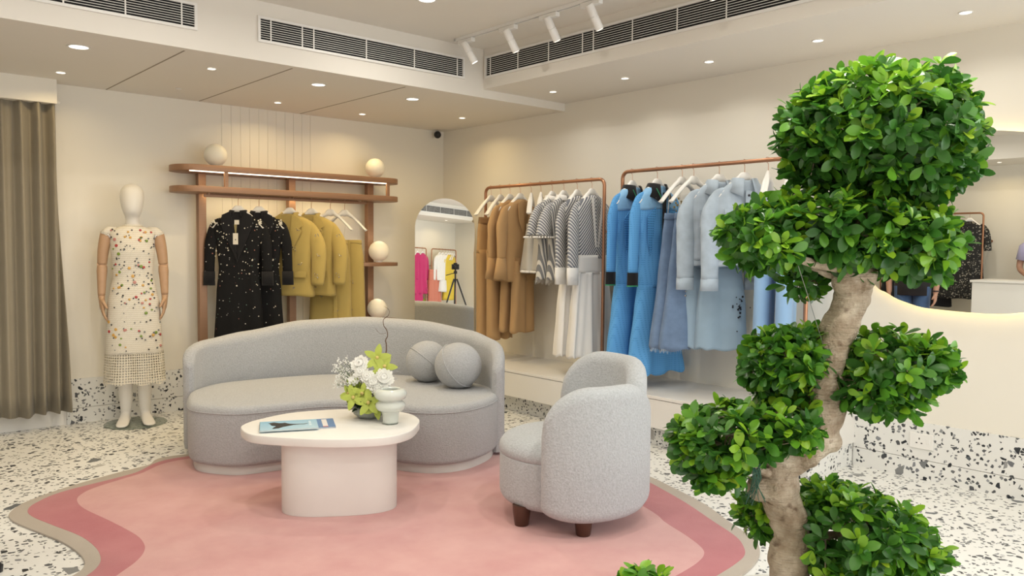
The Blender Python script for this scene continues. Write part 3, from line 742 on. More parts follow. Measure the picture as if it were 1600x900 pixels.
# ------------------------------------------------------------------ copper clothes rails
def rail(label, x, y0, y1, zt, zf, wall_dx=0, group='copper clothes rails'):
    """rail along y at x, posts at y0 < y1 standing on height zf; wall_dx = distance to the wall for the stay"""
    t = thing('clothes_rail', label, 'clothes rail', (x, (y0+y1)/2, zf), 0, group)
    h = zt-zf; L = (y1-y0)/2; r = .05
    pts = [(0, -L, 0), (0, -L, h-r)] + [(0, -L+r-r*math.cos(R_(a)), h-r+r*math.sin(R_(a))) for a in (15,30,45,60,75,90)]
    pts += [(0, L-r+r*math.sin(R_(a)), h-r+r*math.cos(R_(a))) for a in (0,15,30,45,60,75)] + [(0, L, h-r), (0, L, 0)]
    MB().tube(pts, .0135, 14).build('frame', M['copper'], t)
    for s in (-1, 1):
        MB().lathe([(.032, .0005), (.032, .005), (.016, .009)], 24, (0, s*L, 0)).build('foot_plate', M['copper'], t)
        sg = 1 if wall_dx > 0 else -1
        MB().tube([(0, s*L, h-.40), (wall_dx - sg*.002, s*L, h-.40)], .009, 12).tube([(wall_dx-sg*.012, s*L, h-.40), (wall_dx-sg*.001, s*L, h-.40)], .022, 18).build('wall_stay', M['copper'], t)
    return t
RX, Z1, Z2 = 4.575, 1.865, 1.905
rail('copper clothes rail with tan, striped and white clothes', RX, 4.115, 5.53, Z1, .357, XR-RX)
rail('copper clothes rail with blue and denim clothes', RX, 2.46, 3.935, Z2, .357, XR-RX)
RL = -2.90
rail('copper clothes rail opposite with black lace, seen in the round mirror', RL, 4.12, 5.55, 1.875, 0, XL-RL)
rail('copper clothes rail opposite with pink clothes, seen in the arched mirror', RL, -2.64, -1.24, 1.875, 0, XL-RL)
rail('copper clothes rail opposite with coral and white clothes, in the arched mirror', RL, -3.78, -2.84, 1.875, 0, XL-RL)

# ------------------------------------------------------------------ arched floor mirror in the corner
am = thing('arched_mirror', 'tall arched frameless mirror leaning across the room corner', 'mirror', (4.47, 5.995, .358), 0)
am.rotation_euler = (R_(-1.5), 0, R_(-37.5))
aw, ah = .277, 1.43
arch = [(-aw, 0), (aw, 0), (aw, ah-aw)] + [(aw*math.cos(R_(a)), ah-aw+aw*math.sin(R_(a))) for a in range(6, 180, 6)] + [(-aw, ah-aw)]
def panel(out, y0, y1):   # outline in x,z extruded along y
    k = MB().prism(ccw(out), y0, y1); k.v = [(x, z, y) for x, y, z in k.v]; return k
panel(arch, -.006, 0).build('glass', M['mirror'], am, False)
arch2 = [(x*1.0, z) for x, z in arch]
panel(arch2, .0005, .018).build('backing', M['whitefix'], am, False)

# ------------------------------------------------------------------ pebble-shaped mirror with halo on the right wall
pm = thing('wall_mirror', 'big pebble-shaped wall mirror with a warm glowing halo', 'mirror', (XR, 1.50, 1.5))
pix = [(1600,488),(1570,490.5),(1540,490),(1500,487),(1470,484),(1440,480),(1415,472),(1400,466),(1385,457),(1368,446)]
peb = [at(x, y, 0, XR-.035) for x, y in pix]
peb = [(p.y-1.50, p.z-1.5) for p in peb]
up_ = [at(x, y, 0, XR-.035) for x, y in ((1540,204.5),(1600,206))]
peb += [(.79, -.20), (.80, .0), (.72, .22), (.55, .40), (.33, .487), (up_[0].y-1.5, up_[0].z-1.5), (up_[1].y-1.5, up_[1].z-1.5), (-.30, .43), (-.48, .30), (-.60, .08), (-.60, -.15), (-.50, -.34), (-.32, -.45)]
pe = [(p.x, p.y) for p in spline([(a, b, 0) for a, b in peb], 5, True)]
def ywall(out, x0, x1):
    k = MB().prism(ccw(out), x0, x1); k.v = [(z, x, y) for x, y, z in k.v]; return k
ywall(pe, -.036, -.030).build('glass', M['mirror'], pm, False)
ywall(inset(ccw(pe), .03), -.0295, -.001).build('backing', M['whitefix'], pm, False)
pi_ = inset(ccw(pe), .022)
hl = MB(); n = len(pi_)
ring = []
for a, b, c, d in ((0, -.027, 0, 0),):
    o1 = pi_; o2 = inset(ccw(pe), .0295)
    r1 = [(-.026, p[0], p[1]) for p in o1]; r2 = [(-.006, p[0], p[1]) for p in o1]; r3 = [(-.006, p[0], p[1]) for p in o2]; r4 = [(-.026, p[0], p[1]) for p in o2]
    V = r1+r2+r3+r4; Fc = []
    for q in range(4):
        for i in range(n): Fc.append((q*n+i, q*n+(i+1) % n, ((q+1) % 4)*n+(i+1) % n, ((q+1) % 4)*n+i))
    hl.add(V, Fc)
hl.build('halo_strip', M['halo'], pm)
# counter opposite
ct = thing('sales_counter', 'plain white sales counter standing opposite, seen in the round mirror', 'counter', (-2.2, 3.35, 0))
MB().box((-.32, -.75, 0), (.32, .55, .92)).build('body', M['whitefix'], ct, False, bev=.01)
MB().box((-.34, -.77, .9205), (.34, .57, .95)).build('top', M['white'], ct, False, bev=.004)
# camera on its tripod at the viewpoint
tp = thing('tripod_camera', 'black camera on a tripod, seen reflected in the arched mirror', 'camera', (-.62*.10, -.75*.10, 0), -YAW)
MB().box((-.07, -.10, 1.30), (.07, -.03, 1.40)).box((-.035, -.09, 1.395), (.035, -.04, 1.425)).build('camera_body', M['black'], tp, False, bev=.008)
MB().tube([(0, -.035, 1.35), (0, .055, 1.35)], [.038, .036], 20).build('camera_lens', M['black'], tp)
MB().tube([(0, -.06, 1.05), (0, -.06, 1.30)], .016, 12).box((-.03, -.09, 1.22), (.03, -.03, 1.27)).build('head', M['black'], tp)
MB().tube([(0, -.06, 1.24), (-.17, -.16, 1.19)], .008, 8).build('pan_handle', M['black'], tp)
for a in (20, 150, 270):
    d = Vector((math.cos(R_(a)), math.sin(R_(a)), 0))
    MB().tube([Vector((0, -.06, 1.12)) + d*.03, Vector((0, -.06, .6)) + d*.22, Vector((0, -.06, 0.006)) + d*.45], [.017, .014, .011], 10).build('leg', M['black'], tp)
# ------------------------------------------------------------------ hangers
M['hanger'] = plain('white_hanger', (.80, .79, .76), .4, 0, .01, 5)
M['hook'] = plain('copper_hook', (.55, .35, .26), .3, .9)
def hanger_proto():
    t = thing('clothes_hanger', 'white hanger', 'hanger')
    pts = spline([(0,0,.014),(.012,0,.018),(.0165,0,.004),(.012,0,-.012),(.002,0,-.022),(0,0,-.04),(0,0,-.072)], 5)
    pts = [Vector((-.014, 0, .002)), Vector((-.010, 0, .012))] + pts
    MB().tube([(p.y, p.x, p.z) for p in pts], .0022, 7).build('hook', M['hook'], t)
    # body: swept plate, wide and deep at the neck, rounded tips
    k = MB(); rings = []; m = 36
    for i in range(m+1):
        u = -1 + 2*i/m; x = .205*u; au = abs(u)
        zt = -.066 - .012*min(1, au/.22)**3 - .165*max(0, (au-.12)/.88)**1.2
        hh = .062 - .030*min(1, au/.35)**1.2 - .006*max(0, (au-.35)/.65)
        if au > .94: hh *= math.sqrt(max(.02, 1-((au-.94)/.06)**2))
        d = .010 + .012*min(1, au/.5); zb = zt-hh; y0 = .012*au**2*0
        ring = [(x, d*math.cos(a), (zt+zb)/2 + hh/2*math.sin(a)*(1)) for a in [2*math.pi*q/12 for q in range(12)]]
        rings.append(ring)
    k.loft(rings); k.build('body', M['hanger'], t, angle=60)
    return t
HP = hanger_proto(); hp_used = [False]
def hanger(label, loc, rz, group='white hangers'):
    if not hp_used[0]:
        hp_used[0] = True; HP.location = loc; HP.rotation_euler = (0, 0, rz); HP['label'] = label; HP['group'] = group; return HP
    h = copy_tree(HP, loc, rz, label); h['group'] = group; return h

# ------------------------------------------------------------------ garment builder  (x across, -y front, hook point at the origin)
def body(name, mat, parent, prof, rings=30, n=64, fold=4, amp=(.002, .02), seed=0, sup=2.4, hem=0.0, open_top=True, solid=.0025, cutfront=None):
    rr = random.Random(seed); ph = [rr.uniform(0, 6.28) for _ in range(6)]
    z0, z1 = prof[0][0], prof[-1][0]; R = []
    tab = [(-p[0],)+tuple(p[1:]) for p in prof]
    for i in range(rings+1):
        t = i/rings; z = z0+(z1-z0)*t; x0, hw, ht = interp(tab, -z)
        ring = []; A = amp[0] + (amp[1]-amp[0])*t**1.4
        for j in range(n):
            a = 2*math.pi*j/n; c, s = math.cos(a), math.sin(a)
            x = hw*math.copysign(abs(c)**(2/sup), c); y = ht*math.copysign(abs(s)**(2/sup), s)
            q = x/max(hw, .01)
            f = A*(math.sin(q*fold + ph[0] + .7*math.sin(q*2+ph[1])) + .5*math.sin(q*fold*1.9 + ph[2] + t*1.5)) * (1-.25*abs(c)**6)
            f2 = A*(math.sin(q*fold*1.1 + ph[3]) + .5*math.sin(q*fold*1.7 + ph[4]))
            y += (f if s < 0 else -f2 if False else f*.75 + f2*.25)
            zz = z + (hem*math.sin(a*9+ph[5]) + .006*math.sin(a*3+ph[1]))*max(0, t-.85)/.15
            ring.append((x0+x, y, zz))
        R.append(ring)
    return MB().loft(R, True, not open_top, False).build(name, mat, parent, angle=0, solid=solid)
def sleeve(name, mat, parent, pts, rad, flat=.55, n=18, seed=0, wr=.0):
    P = spline(pts, 6); m = len(P); rr = random.Random(seed)
    rads = []; ks = len(rad)-1
    for i in range(m):
        t = i/(m-1)*ks; a = min(int(t), ks-1); rads.append((rad[a] + (rad[a+1]-rad[a])*(t-a))*(1 + wr*math.sin(i*1.9+seed))*.86)
    return MB().tube(P, rads, n, flat=flat*.85, up=(1, 0, 0)).build(name, mat, parent, angle=0)
def strap(name, mat, parent, out, y, th=.004, tilt=None):
    """small flat cloth piece: outline in x,z at depth y"""
    k = MB().prism(ccw(out), 0, th); k.v = [(x, y - z, yy) for x, yy, z in k.v]
    return k.build(name, mat, parent, False)
def collar(name, mat, parent, rx=.062, ry=.05, z=-.095, drop=.05, pt=.075, flare=1.45, gap=18, lift=.018):
    """turned-down collar: stands round the neck, points at the front"""
    n = 40; R = [[], [], [], []]
    for i in range(n+1):
        a = R_(-90 + gap + (360-2*gap)*i/n); f = abs(i/n-.5)*2; c, s = math.cos(a), math.sin(a)
        d = drop + (pt-drop)*f**3
        R[0].append((rx*c, ry*s, z)); R[1].append((rx*1.04*c, ry*1.04*s, z+lift*(1-.5*f**4)))
        R[2].append((rx*1.16*c, ry*1.2*s, z+lift*(1-.5*f**4)-.004)); R[3].append((rx*flare*c*(1+.12*f**6), ry*flare*s*1.02-.006*f, z+lift-d))
    k = MB(); N = n+1
    k.add(R[0]+R[1]+R[2]+R[3], [(r*N+i, r*N+i+1, (r+1)*N+i+1, (r+1)*N+i) for r in range(3) for i in range(n)])
    return k.build(name, mat, parent, angle=0, solid=.003)
def garment(name, label, cat, loc, rz, group=None):
    return thing(name, label, cat, (loc[0], loc[1], loc[2]-.020), rz, group)
SH = [(-.100, 0, .055, .036), (-.114, 0, .098, .042), (-.152, 0, .142, .044), (-.198, 0, .185, .042), (-.236, 0, .205, .042)]
# ------------------------------------------------------------------ cloth materials
C_ = M
C_['tan'] = cloth('tan_twill', (.44, .275, .13), .06, 6); C_['tand'] = cloth('tan_waistband', (.33, .195, .09), .06, 6)
C_['greyc'] = cloth('pale_grey_cotton', (.46, .45, .43), .08, 8)
C_['stripe'] = stripes('fine_grey_stripe', (.20, .21, .23), (.64, .63, .60), 50, .10, 0, .40)
C_['chev'] = stripes('bold_chevron_stripe', (.16, .17, .20), (.72, .71, .69), 44, .8, 1, .40)
C_['stripew'] = stripes('bold_slant_stripe', (.20, .21, .24), (.70, .69, .67), 36, .9, 0, .36)
C_['wcot'] = cloth('white_cotton', (.80, .79, .77), .03, 6)
C_['blue'] = netting('blue_knit', (.12, .37, .74), 64, .36, (.08, .29, .62))
C_['bluenet'] = netting('blue_open_knit', (.10, .34, .70), 60, .55, (.03, .14, .34))
C_['bluesheer'] = cloth('blue_sheer_yoke', (.24, .47, .74), .2, 30)
C_['blackc'] = cloth('black_rib', (.010, .010, .012), .1, 10)
C_['greentrim'] = plain('green_trim', (.03, .26, .12), .7)
C_['denim'] = cloth('mid_denim', (.155, .235, .38), .32, 14, 700, .85, .4)
C_['denimp'] = cloth('pale_denim', (.41, .49, .575), .30, 13, 700, .85, .4)
C_['denims'] = cloth('pale_denim_skirt', (.30, .42, .54), .18, 7, 700, .85, .4)
C_['denims2'] = cloth('pale_denim_panel', (.52, .60, .68), .15, 9, 700, .85, .4)
C_['jean'] = cloth('sky_denim', (.28, .46, .72), .14, 5, 700, .85, .4)
C_['rivet'] = plain('dark_button', (.02, .02, .025), .35, .5)
C_['gold'] = plain('gold_beads', (.30, .25, .12), .3, .7, .3, 80)
C_['silver'] = plain('silver_jewel', (.62, .60, .54), .2, .9)
C_['label'] = plain('cream_label', (.72, .68, .58), .7)
C_['mustard'] = cloth('mustard_wool', (.46, .345, .11), .07, 6)
C_['mustardd'] = cloth('mustard_lining', (.40, .30, .10), .07, 6)
C_['sequin'] = dotted('black_sequinned', (.006, .006, .007), [(.75,.74,.70), (.5,.5,.48), (.65,.6,.5), (.35,.15,.12), (.6,.62,.6), (.12,.2,.16)], 38, .72, .22)
C_['pink'] = cloth('magenta_satin', (.50, .03, .14), .12, 6); C_['coral'] = cloth('coral_cotton', (.58, .20, .14), .08, 6)
C_['yel'] = cloth('yellow_cotton', (.70, .52, .06), .1, 6)
C_['lace'] = dotted('black_lace', (.022, .022, .022), [(.34,.32,.28), (.26,.25,.21), (.14,.14,.13), (.30,.28,.23)], 42, .85, .5)
S2 = ((-1, 'l'), (1, 'r'))

def discs(mb, pts, r, y):
    for x, z in pts: mb.tube([(x, y, z), (x, y-.004, z)], r, 10)

def buttons(g, pts, r, y):
    for p in pts: k = MB(); discs(k, [p], r, y); k.build('button', M['rivet'], g)
# --- blue knit dress
def blue_dress(loc, rz, label):
    g = garment('knit_dress', label, 'dress', loc, rz, 'blue knit dresses on the copper rail')
    body('bodice', M['blue'], g, SH + [(-.30, 0, .195, .045), (-.45, 0, .170, .05), (-.64, 0, .155, .055), (-.80, 0, .175, .06), (-.82, 0, .178, .06)], amp=(.001, .008), seed=2)
    body('yoke', M['bluesheer'], g, [(q[0], 0, q[2]*1.02, q[3]*1.06) for q in SH] + [(-.27, 0, .205, .046)], rings=10, amp=(.001, .001), seed=2)
    body('skirt', M['blue'], g, [(-.80, 0, .177, .06), (-1.0, 0, .205, .07), (-1.25, 0, .25, .07), (-1.435, 0, .285, .078)], amp=(.004, .026), fold=5, seed=3, hem=.012)
    for s, q in S2:
        strap('net_panel', M['bluenet'], g, [(s*.075, -.25), (s*.16, -.33), (s*.15, -.50), (s*.125, -.60), (s*.10, -.45)], -.060, .003)
        sl = sleeve('sleeve', M['blue'], g, [(s*.130, 0, -.165), (s*.180, 0, -.212), (s*.218, 0, -.32), (s*.232, -.005, -.45), (s*.245, -.01, -.72)], [.026, .052, .064, .058, .055], .5)
        cf = MB().tube([(s*.245, -.01, -.715), (s*.247, -.01, -.805)], [.050, .051], 20, flat=.44, up=(1, 0, 0)).build('cuff', M['blackc'], g, False, angle=0)
        MB().tube([(s*.247, -.01, -.803), (s*.247, -.01, -.812)], [.052, .052], 20, flat=.46, up=(1, 0, 0)).build('cuff_trim', M['greentrim'], cf, False)
    c = collar('collar', M['blackc'], g, .070, .048, -.098, .075, .150, 1.75)
    strap('collar_trim', M['greentrim'], c, [(-.038, -.222), (-.030, -.222), (-.108, -.125), (-.116, -.125)], -.094, .003)
    strap('placket', M['blackc'], g, [(-.014, -.15), (.022, -.15), (.022, -.62), (-.014, -.62)], -.066, .004)
    buttons(g, [(.004, -.2-.07*i) for i in range(6)], .006, -.0705)
    return g
for i, (y, rz, lab) in enumerate(((3.842, 2, 'blue knit dress with black collar, nearest the left copper post'), (3.612, -4, 'blue knit dress with black collar, beside the denim skirts'))):
    blue_dress((RX, y, Z2), R_(rz), lab); hanger('white hanger in the %s blue dress' % ('left' if i == 0 else 'right'), (RX, y, Z2), R_(rz))

# --- mid denim skirts
def fringe(mb, z, hw, y, n, L, x0=0):
    for i in range(n):
        a = 2*math.pi*i/n; x = x0+hw*math.cos(a); yy = y*math.sin(a); mb.tube([(x, yy, z+.004), (x+rng.uniform(-.004,.004), yy, z-L*rng.uniform(.5, 1))], [.0022, .0008], 4)
def denim_skirt(loc, rz, label):
    g = garment('denim_skirt', label, 'skirt', loc, rz, 'mid blue denim skirts')
    body('skirt', M['denim'], g, [(-.33, 0, .158, .03), (-.45, 0, .172, .04), (-.75, 0, .205, .055), (-1.225, 0, .265, .075)], amp=(.002, .026), fold=4, seed=8, hem=.008)
    body('waistband', M['denim'], g, [(-.302, 0, .157, .031), (-.345, 0, .163, .034)], rings=3, amp=(.0005, .0005), seed=8)
    for s, q in S2: MB().tube([(s*.13, 0, -.30), (s*.12, 0, -.17)], .002, 5).build('hanging_loop', M['label'], g)
    buttons(g, [(-.09, -.324), (.04, -.324), (.12, -.324)], .013, -.037)
    k = MB(); rr = random.Random(5)
    for i in range(16): k.ball((rr.uniform(-.12, .12), -.068-rr.uniform(0, .01), rr.uniform(-1.0, -.5)), rr.uniform(.004, .008), 6, 4)
    o = k.build('embroidery', M['silver'], g); o['kind'] = 'stuff'
    k = MB(); fringe(k, -1.225, .262, .078, 90, .03); k.build('frayed_hem', M['denimp'], g)
    return g
for y, rz, lab, hl_ in ((3.396, -8, 'mid blue frayed denim skirt, next to the blue knit dress', 'white hanger above the left denim skirt'), (3.300, -12, 'mid blue frayed denim skirt, in front of the pale jackets', 'white hanger above the right denim skirt')):
    g = denim_skirt((RX, y, Z2), R_(rz), lab); hanger(hl_, (RX, y, Z2), R_(rz))
    k = MB(); rr = random.Random(int(y*100))
    for i in range(40): k.ball((rr.gauss(-.02, .05), -.030, rr.uniform(-.30, -.20)), rr.uniform(.004, .010), 6, 4)
    k.build('bead_trim', M['gold'], g)

# --- pale denim jackets and skirts under them
def denim_jacket(loc, rz, label):
    g = garment('denim_jacket', label, 'jacket', loc, rz, 'pale denim jackets')
    body('body', M['denimp'], g, SH + [(-.32, 0, .205, .055), (-.50, 0, .20, .06), (-.615, 0, .205, .06)], amp=(.001, .008), seed=4)
    body('waistband', M['denimp'], g, [(-.61, 0, .208, .063), (-.655, 0, .21, .064)], rings=3, amp=(.0005, .0005), seed=4)
    for s, q in S2:
        sl = sleeve('sleeve', M['denimp'], g, [(s*.130, 0, -.165), (s*.180, 0, -.212), (s*.225, -.005, -.33), (s*.232, -.02, -.50), (s*.236, -.03, -.74)], [.026, .055, .078, .076, .068], .55, wr=.02)
        MB().tube([(s*.236, -.03, -.735), (s*.237, -.031, -.815)], [.060, .061], 20, flat=.48, up=(1, 0, 0)).build('cuff', M['denimp'], sl, angle=0)
        strap('pocket', M['denims2'], g, [(s*.055, -.30), (s*.155, -.30), (s*.155, -.40), (s*.105, -.42), (s*.055, -.40)], -.064, .004)
        strap('pocket_flap', M['denimp'], g, [(s*.05, -.29), (s*.16, -.29), (s*.16, -.315), (s*.105, -.335), (s*.05, -.315)], -.069, .004)
        strap('seam_panel', M['denims2'], g, [(s*.03, -.43), (s*.045, -.43), (s*.035, -.60), (s*.022, -.60)], -.066, .003)
    collar('collar', M['denimp'], g, .072, .05, -.100, .075, .13, 1.7)
    strap('placket', M['denimp'], g, [(-.02, -.17), (.02, -.17), (.02, -.655), (-.02, -.655)], -.069, .004)
    buttons(g, [(0, -.2-.085*i) for i in range(6)], .008, -.0735)
    strap('neck_label', M['label'], g, [(-.03, -.135), (.03, -.135), (.03, -.165), (-.03, -.165)], .036, .002)
    return g
for y, rz, lab, hl_ in ((3.096, -33, 'pale denim jacket beside the mid blue denim skirts', 'white hanger in the left pale denim jacket'), (2.905, -33, 'pale denim jacket partly behind the tree leaves', 'white hanger in the pale denim jacket beside the tree')):
    denim_jacket((RX, y, Z2), R_(rz), lab); hanger(hl_, (RX, y, Z2), R_(rz))
def pale_skirt(loc, rz, label, mat='denims', z0=-.66, z1=-1.21, w0=.13, w1=.175):
    g = garment('long_skirt', label, 'skirt', loc, rz, 'pale denim skirts below the jackets')
    body('skirt', M[mat], g, [(z0, 0, w0, .04), ((z0+z1)/2, 0, (w0+w1)/2+.01, .06), (z1, 0, w1, .075)], amp=(.003, .018), fold=3, seed=int(abs(loc[1])*77), hem=.006)
    body('waistband', M[mat], g, [(z0+.03, 0, w0-.002, .041), (z0-.005, 0, w0+.003, .043)], rings=3, amp=(.0005, .0005))
    k = MB(); rr = random.Random(9)
    for i in range(26): k.ball((.10 + rr.gauss(0, .02), -.078, -.86 + rr.gauss(-.06, .07)), rr.uniform(.004, .008), 6, 4)
    o = k.build('embroidery', M['rivet'], g); o['kind'] = 'stuff'
    return g
pale_skirt((RX, 3.20, Z2), R_(-40), 'pale denim skirt hanging below the left pale denim jacket')
pale_skirt((RX, 3.06, Z2), R_(-40), 'pale denim skirt with black flower embroidery, below the right denim jacket')

# --- trousers of any kind
def trousers(name, label, cat, mat, bandmat, loc, rz, group, zw=-.275, zc=-.56, zh=-1.31, hw=.165, lw0=.088, lw1=.072, seed=1, loops=True, hem=None):
    g = garment(name, label, cat, loc, rz, group)
    body('seat', M[mat], g, [(zw, 0, hw*.93, .035), (zw-.1, 0, hw, .045), (zc, 0, hw*1.05, .055)], rings=10, amp=(.001, .004), seed=seed)
    for s, q in S2:
        body('leg', M[mat], g, [(zc+.03, s*hw*.5, lw0, .052), ((zc+zh)/2, s*hw*.52, (lw0+lw1)/2, .05), (zh, s*hw*.55, lw1, .048)], rings=18, n=40, fold=2, amp=(.003, .010), seed=seed+int(s))
        if hem: MB().tube([(s*hw*.55, 0, zh+.015), (s*hw*.55, 0, zh-.012)], lw1*1.02, 24, flat=.68, up=(1, 0, 0)).build('hem', M[hem], g, angle=0)
        if loops: MB().tube([(s*hw*.75, 0, zw), (s*hw*.7, 0, -.165)], .0018, 5).build('hanging_loop', M['label'], g)
    body('waistband', M[bandmat], g, [(zw+.03, 0, hw*.925, .037), (zw-.03, 0, hw*.95, .041)], rings=3, amp=(.0005, .0005))
    return g
for y, rz, lab, hl_ in ((5.455, 8, 'tan trousers nearest the arched mirror', 'white hanger above the tan trousers beside the arched mirror'), (5.325, 12, 'tan trousers between the other tan pair and the jackets', 'white hanger above the second tan trousers')):
    trousers('trousers', lab, 'trousers', 'tan', 'tand', (RX, y, Z1), R_(rz), 'tan trousers'); hanger(hl_, (RX, y, Z1), R_(rz))
# --- tan jackets
def tan_jacket(loc, rz, label):
    g = garment('jacket', label, 'jacket', loc, rz, 'tan jackets')
    body('body', M['tan'], g, SH + [(-.35, 0, .19, .055), (-.52, 0, .18, .055), (-.79, 0, .215, .065)], amp=(.001, .010), seed=6)
    for s, q in S2:
        sl = sleeve('sleeve', M['tan'], g, [(s*.130, 0, -.165), (s*.180, 0, -.212), (s*.222, -.005, -.33), (s*.242, -.02, -.45), (s*.25, -.025, -.60)], [.026, .055, .075, .066, .055], .6)
        MB().tube([(s*.25, -.025, -.595), (s*.256, -.028, -.70), (s*.262, -.03, -.775)], [.050, .066, .080], 20, flat=.48, up=(1, 0, 0)).build('flared_cuff', M['tan'], sl, angle=0)
        strap('lapel', M['tan'], g, [(s*.055, -.105), (s*.10, -.14), (s*.085, -.28), (s*.012, -.44), (s*.02, -.30)], -.068, .005)
    buttons(g, [(.012, -.47), (.012, -.56)], .010, -.071)
    return g
for y, rz, lab, hl_ in ((5.20, 8, 'tan jacket behind another tan jacket, nearer the corner', 'white hanger in the rear tan jacket'), (5.07, 5, 'tan jacket beside the pale grey skirts', 'white hanger in the front tan jacket')):
    tan_jacket((RX, y, Z1), R_(rz), lab); hanger(hl_, (RX, y, Z1), R_(rz))
for y, lab in ((5.17, 'tan wide-leg trousers below the rear tan jacket'), (5.03, 'tan wide-leg trousers below the front tan jacket')):
    trousers('wide_leg_trousers', lab, 'trousers', 'tan', 'tand', (RX, y, Z1), R_(10), 'tan wide-leg trousers', zw=-.62, zc=-.74, zh=-1.225, hw=.115, lw0=.062, lw1=.092, seed=5, loops=False)
# --- pale grey skirts with scalloped hem
def grey_skirt(loc, rz, label):
    g = garment('short_skirt', label, 'skirt', loc, rz, 'pale grey skirts')
    body('skirt', M['greyc'], g, [(-.335, 0, .10, .035), (-.5, 0, .135, .055), (-.70, 0, .18, .075)], amp=(.002, .016), fold=3, seed=4)
    body('waistband', M['greyc'], g, [(-.31, 0, .10, .036), (-.345, 0, .103, .038)], rings=3, amp=(.0005, .0005))
    for s, q in S2: MB().tube([(s*.08, 0, -.32), (s*.09, 0, -.17)], .0018, 5).build('hanging_loop', M['label'], g)
    k = MB()
    for i in range(30):
        a = 2*math.pi*i/30; k.ball((.182*math.cos(a), .078*math.sin(a), -.705), .011, 8, 6)
    k.build('scalloped_hem', M['wcot'], g)
    return g
for y, rz, lab, hl_ in ((4.932, 42, 'pale grey short skirt beside the tan jackets', 'white hanger turned edge-on above the left grey skirt'), (4.815, 42, 'pale grey short skirt beside the striped tops', 'white hanger turned edge-on above the right grey skirt')):
    grey_skirt((RX, y, Z1), R_(rz), lab); hanger(hl_, (RX, y, Z1), R_(rz))
# --- striped tops
def striped_top(loc, rz, label):
    g = garment('striped_blouse', label, 'blouse', loc, rz, 'fine striped blouses')
    body('body', M['stripe'], g, SH + [(-.35, 0, .185, .055), (-.55, 0, .17, .06), (-.755, 0, .19, .07)], amp=(.001, .012), seed=7)
    for s, q in S2:
        sl = sleeve('sleeve', M['stripew'], g, [(s*.130, 0, -.165), (s*.180, 0, -.212), (s*.225, -.005, -.31), (s*.25, -.015, -.42)], [.026, .055, .085, .10], .6)
        k = MB()
        for i in range(22):
            a = 2*math.pi*i/22; k.ball((s*.25+.10*math.cos(a), -.015+.06*math.sin(a), -.425), .008, 6, 5)
        k.build('lace_edge', M['wcot'], sl)
    collar('collar', M['wcot'], g, .06, .045, -.10, .04, .055, 1.35)
    k = MB(); fringe(k, -.755, .19, .07, 80, .05); k.build('fringe', M['greyc'], g)
    return g
for y, rz, lab, hl_ in ((4.68, 8, 'finely striped fringed blouse beside the grey skirts', 'white hanger in the left striped blouse'), (4.548, 4, 'finely striped fringed blouse beside the long striped dresses', 'white hanger in the right striped blouse')):
    striped_top((RX, y, Z1), R_(rz), lab); hanger(hl_, (RX, y, Z1), R_(rz))
# --- striped dresses with white pleated skirts
def striped_dress(loc, rz, label):
    g = garment('striped_dress', label, 'dress', loc, rz, 'striped dresses with white pleated skirts')
    body('bodice', M['chev'], g, SH + [(-.35, 0, .185, .05), (-.58, 0, .165, .055)], rings=20, amp=(.001, .006), seed=9)
    body('white_yoke', M['wcot'], g, [(-.56, 0, .167, .057), (-.70, 0, .185, .062)], rings=5, amp=(.002, .004), seed=9)
    body('pleated_skirt', M['wcot'], g, [(-.69, 0, .185, .06), (-1.0, 0, .22, .075), (-1.345, 0, .25, .09)], amp=(.007, .022), fold=11, seed=11, n=110, hem=.006)
    for s, q in S2:
        sl = sleeve('sleeve', M['stripew'], g, [(s*.130, 0, -.165), (s*.180, 0, -.212), (s*.215, -.005, -.32), (s*.235, -.02, -.46), (s*.25, -.03, -.66)], [.026, .052, .070, .070, .066], .55)
        MB().tube([(s*.25, -.03, -.655), (s*.252, -.032, -.785)], [.060, .058], 20, flat=.48, up=(1, 0, 0)).build('cuff', M['wcot'], sl, angle=0)
        strap('front_edge', M['wcot'], g, [(s*.05, -.11), (s*.075, -.13), (s*.02, -.50), (s*.005, -.50)], -.058, .004)
    return g
for y, rz, lab, hl_ in ((4.40, 8, 'striped dress with white pleated skirt, beside the striped blouses', 'white hanger in the left striped dress'), (4.243, 3, 'striped dress with white pleated skirt, beside the copper post', 'white hanger in the right striped dress')):
    striped_dress((RX, y, Z1), R_(rz), lab); hanger(hl_, (RX, y, Z1), R_(rz))
# --- sky blue wide jeans behind the tree
for y, rz, lab, hl_ in ((2.735, 22, 'sky blue wide jeans left of the tree trunk', 'white hanger above the left sky blue jeans'), (2.585, 22, 'sky blue wide jeans nearest the right copper post', 'white hanger above the right sky blue jeans')):
    trousers('wide_jeans', lab, 'jeans', 'jean', 'jean', (RX, y, Z2), R_(rz), 'sky blue wide jeans', zw=-.34, zc=-.62, zh=-1.24, hw=.16, lw0=.085, lw1=.135, seed=12); hanger(hl_, (RX, y, Z2), R_(rz))

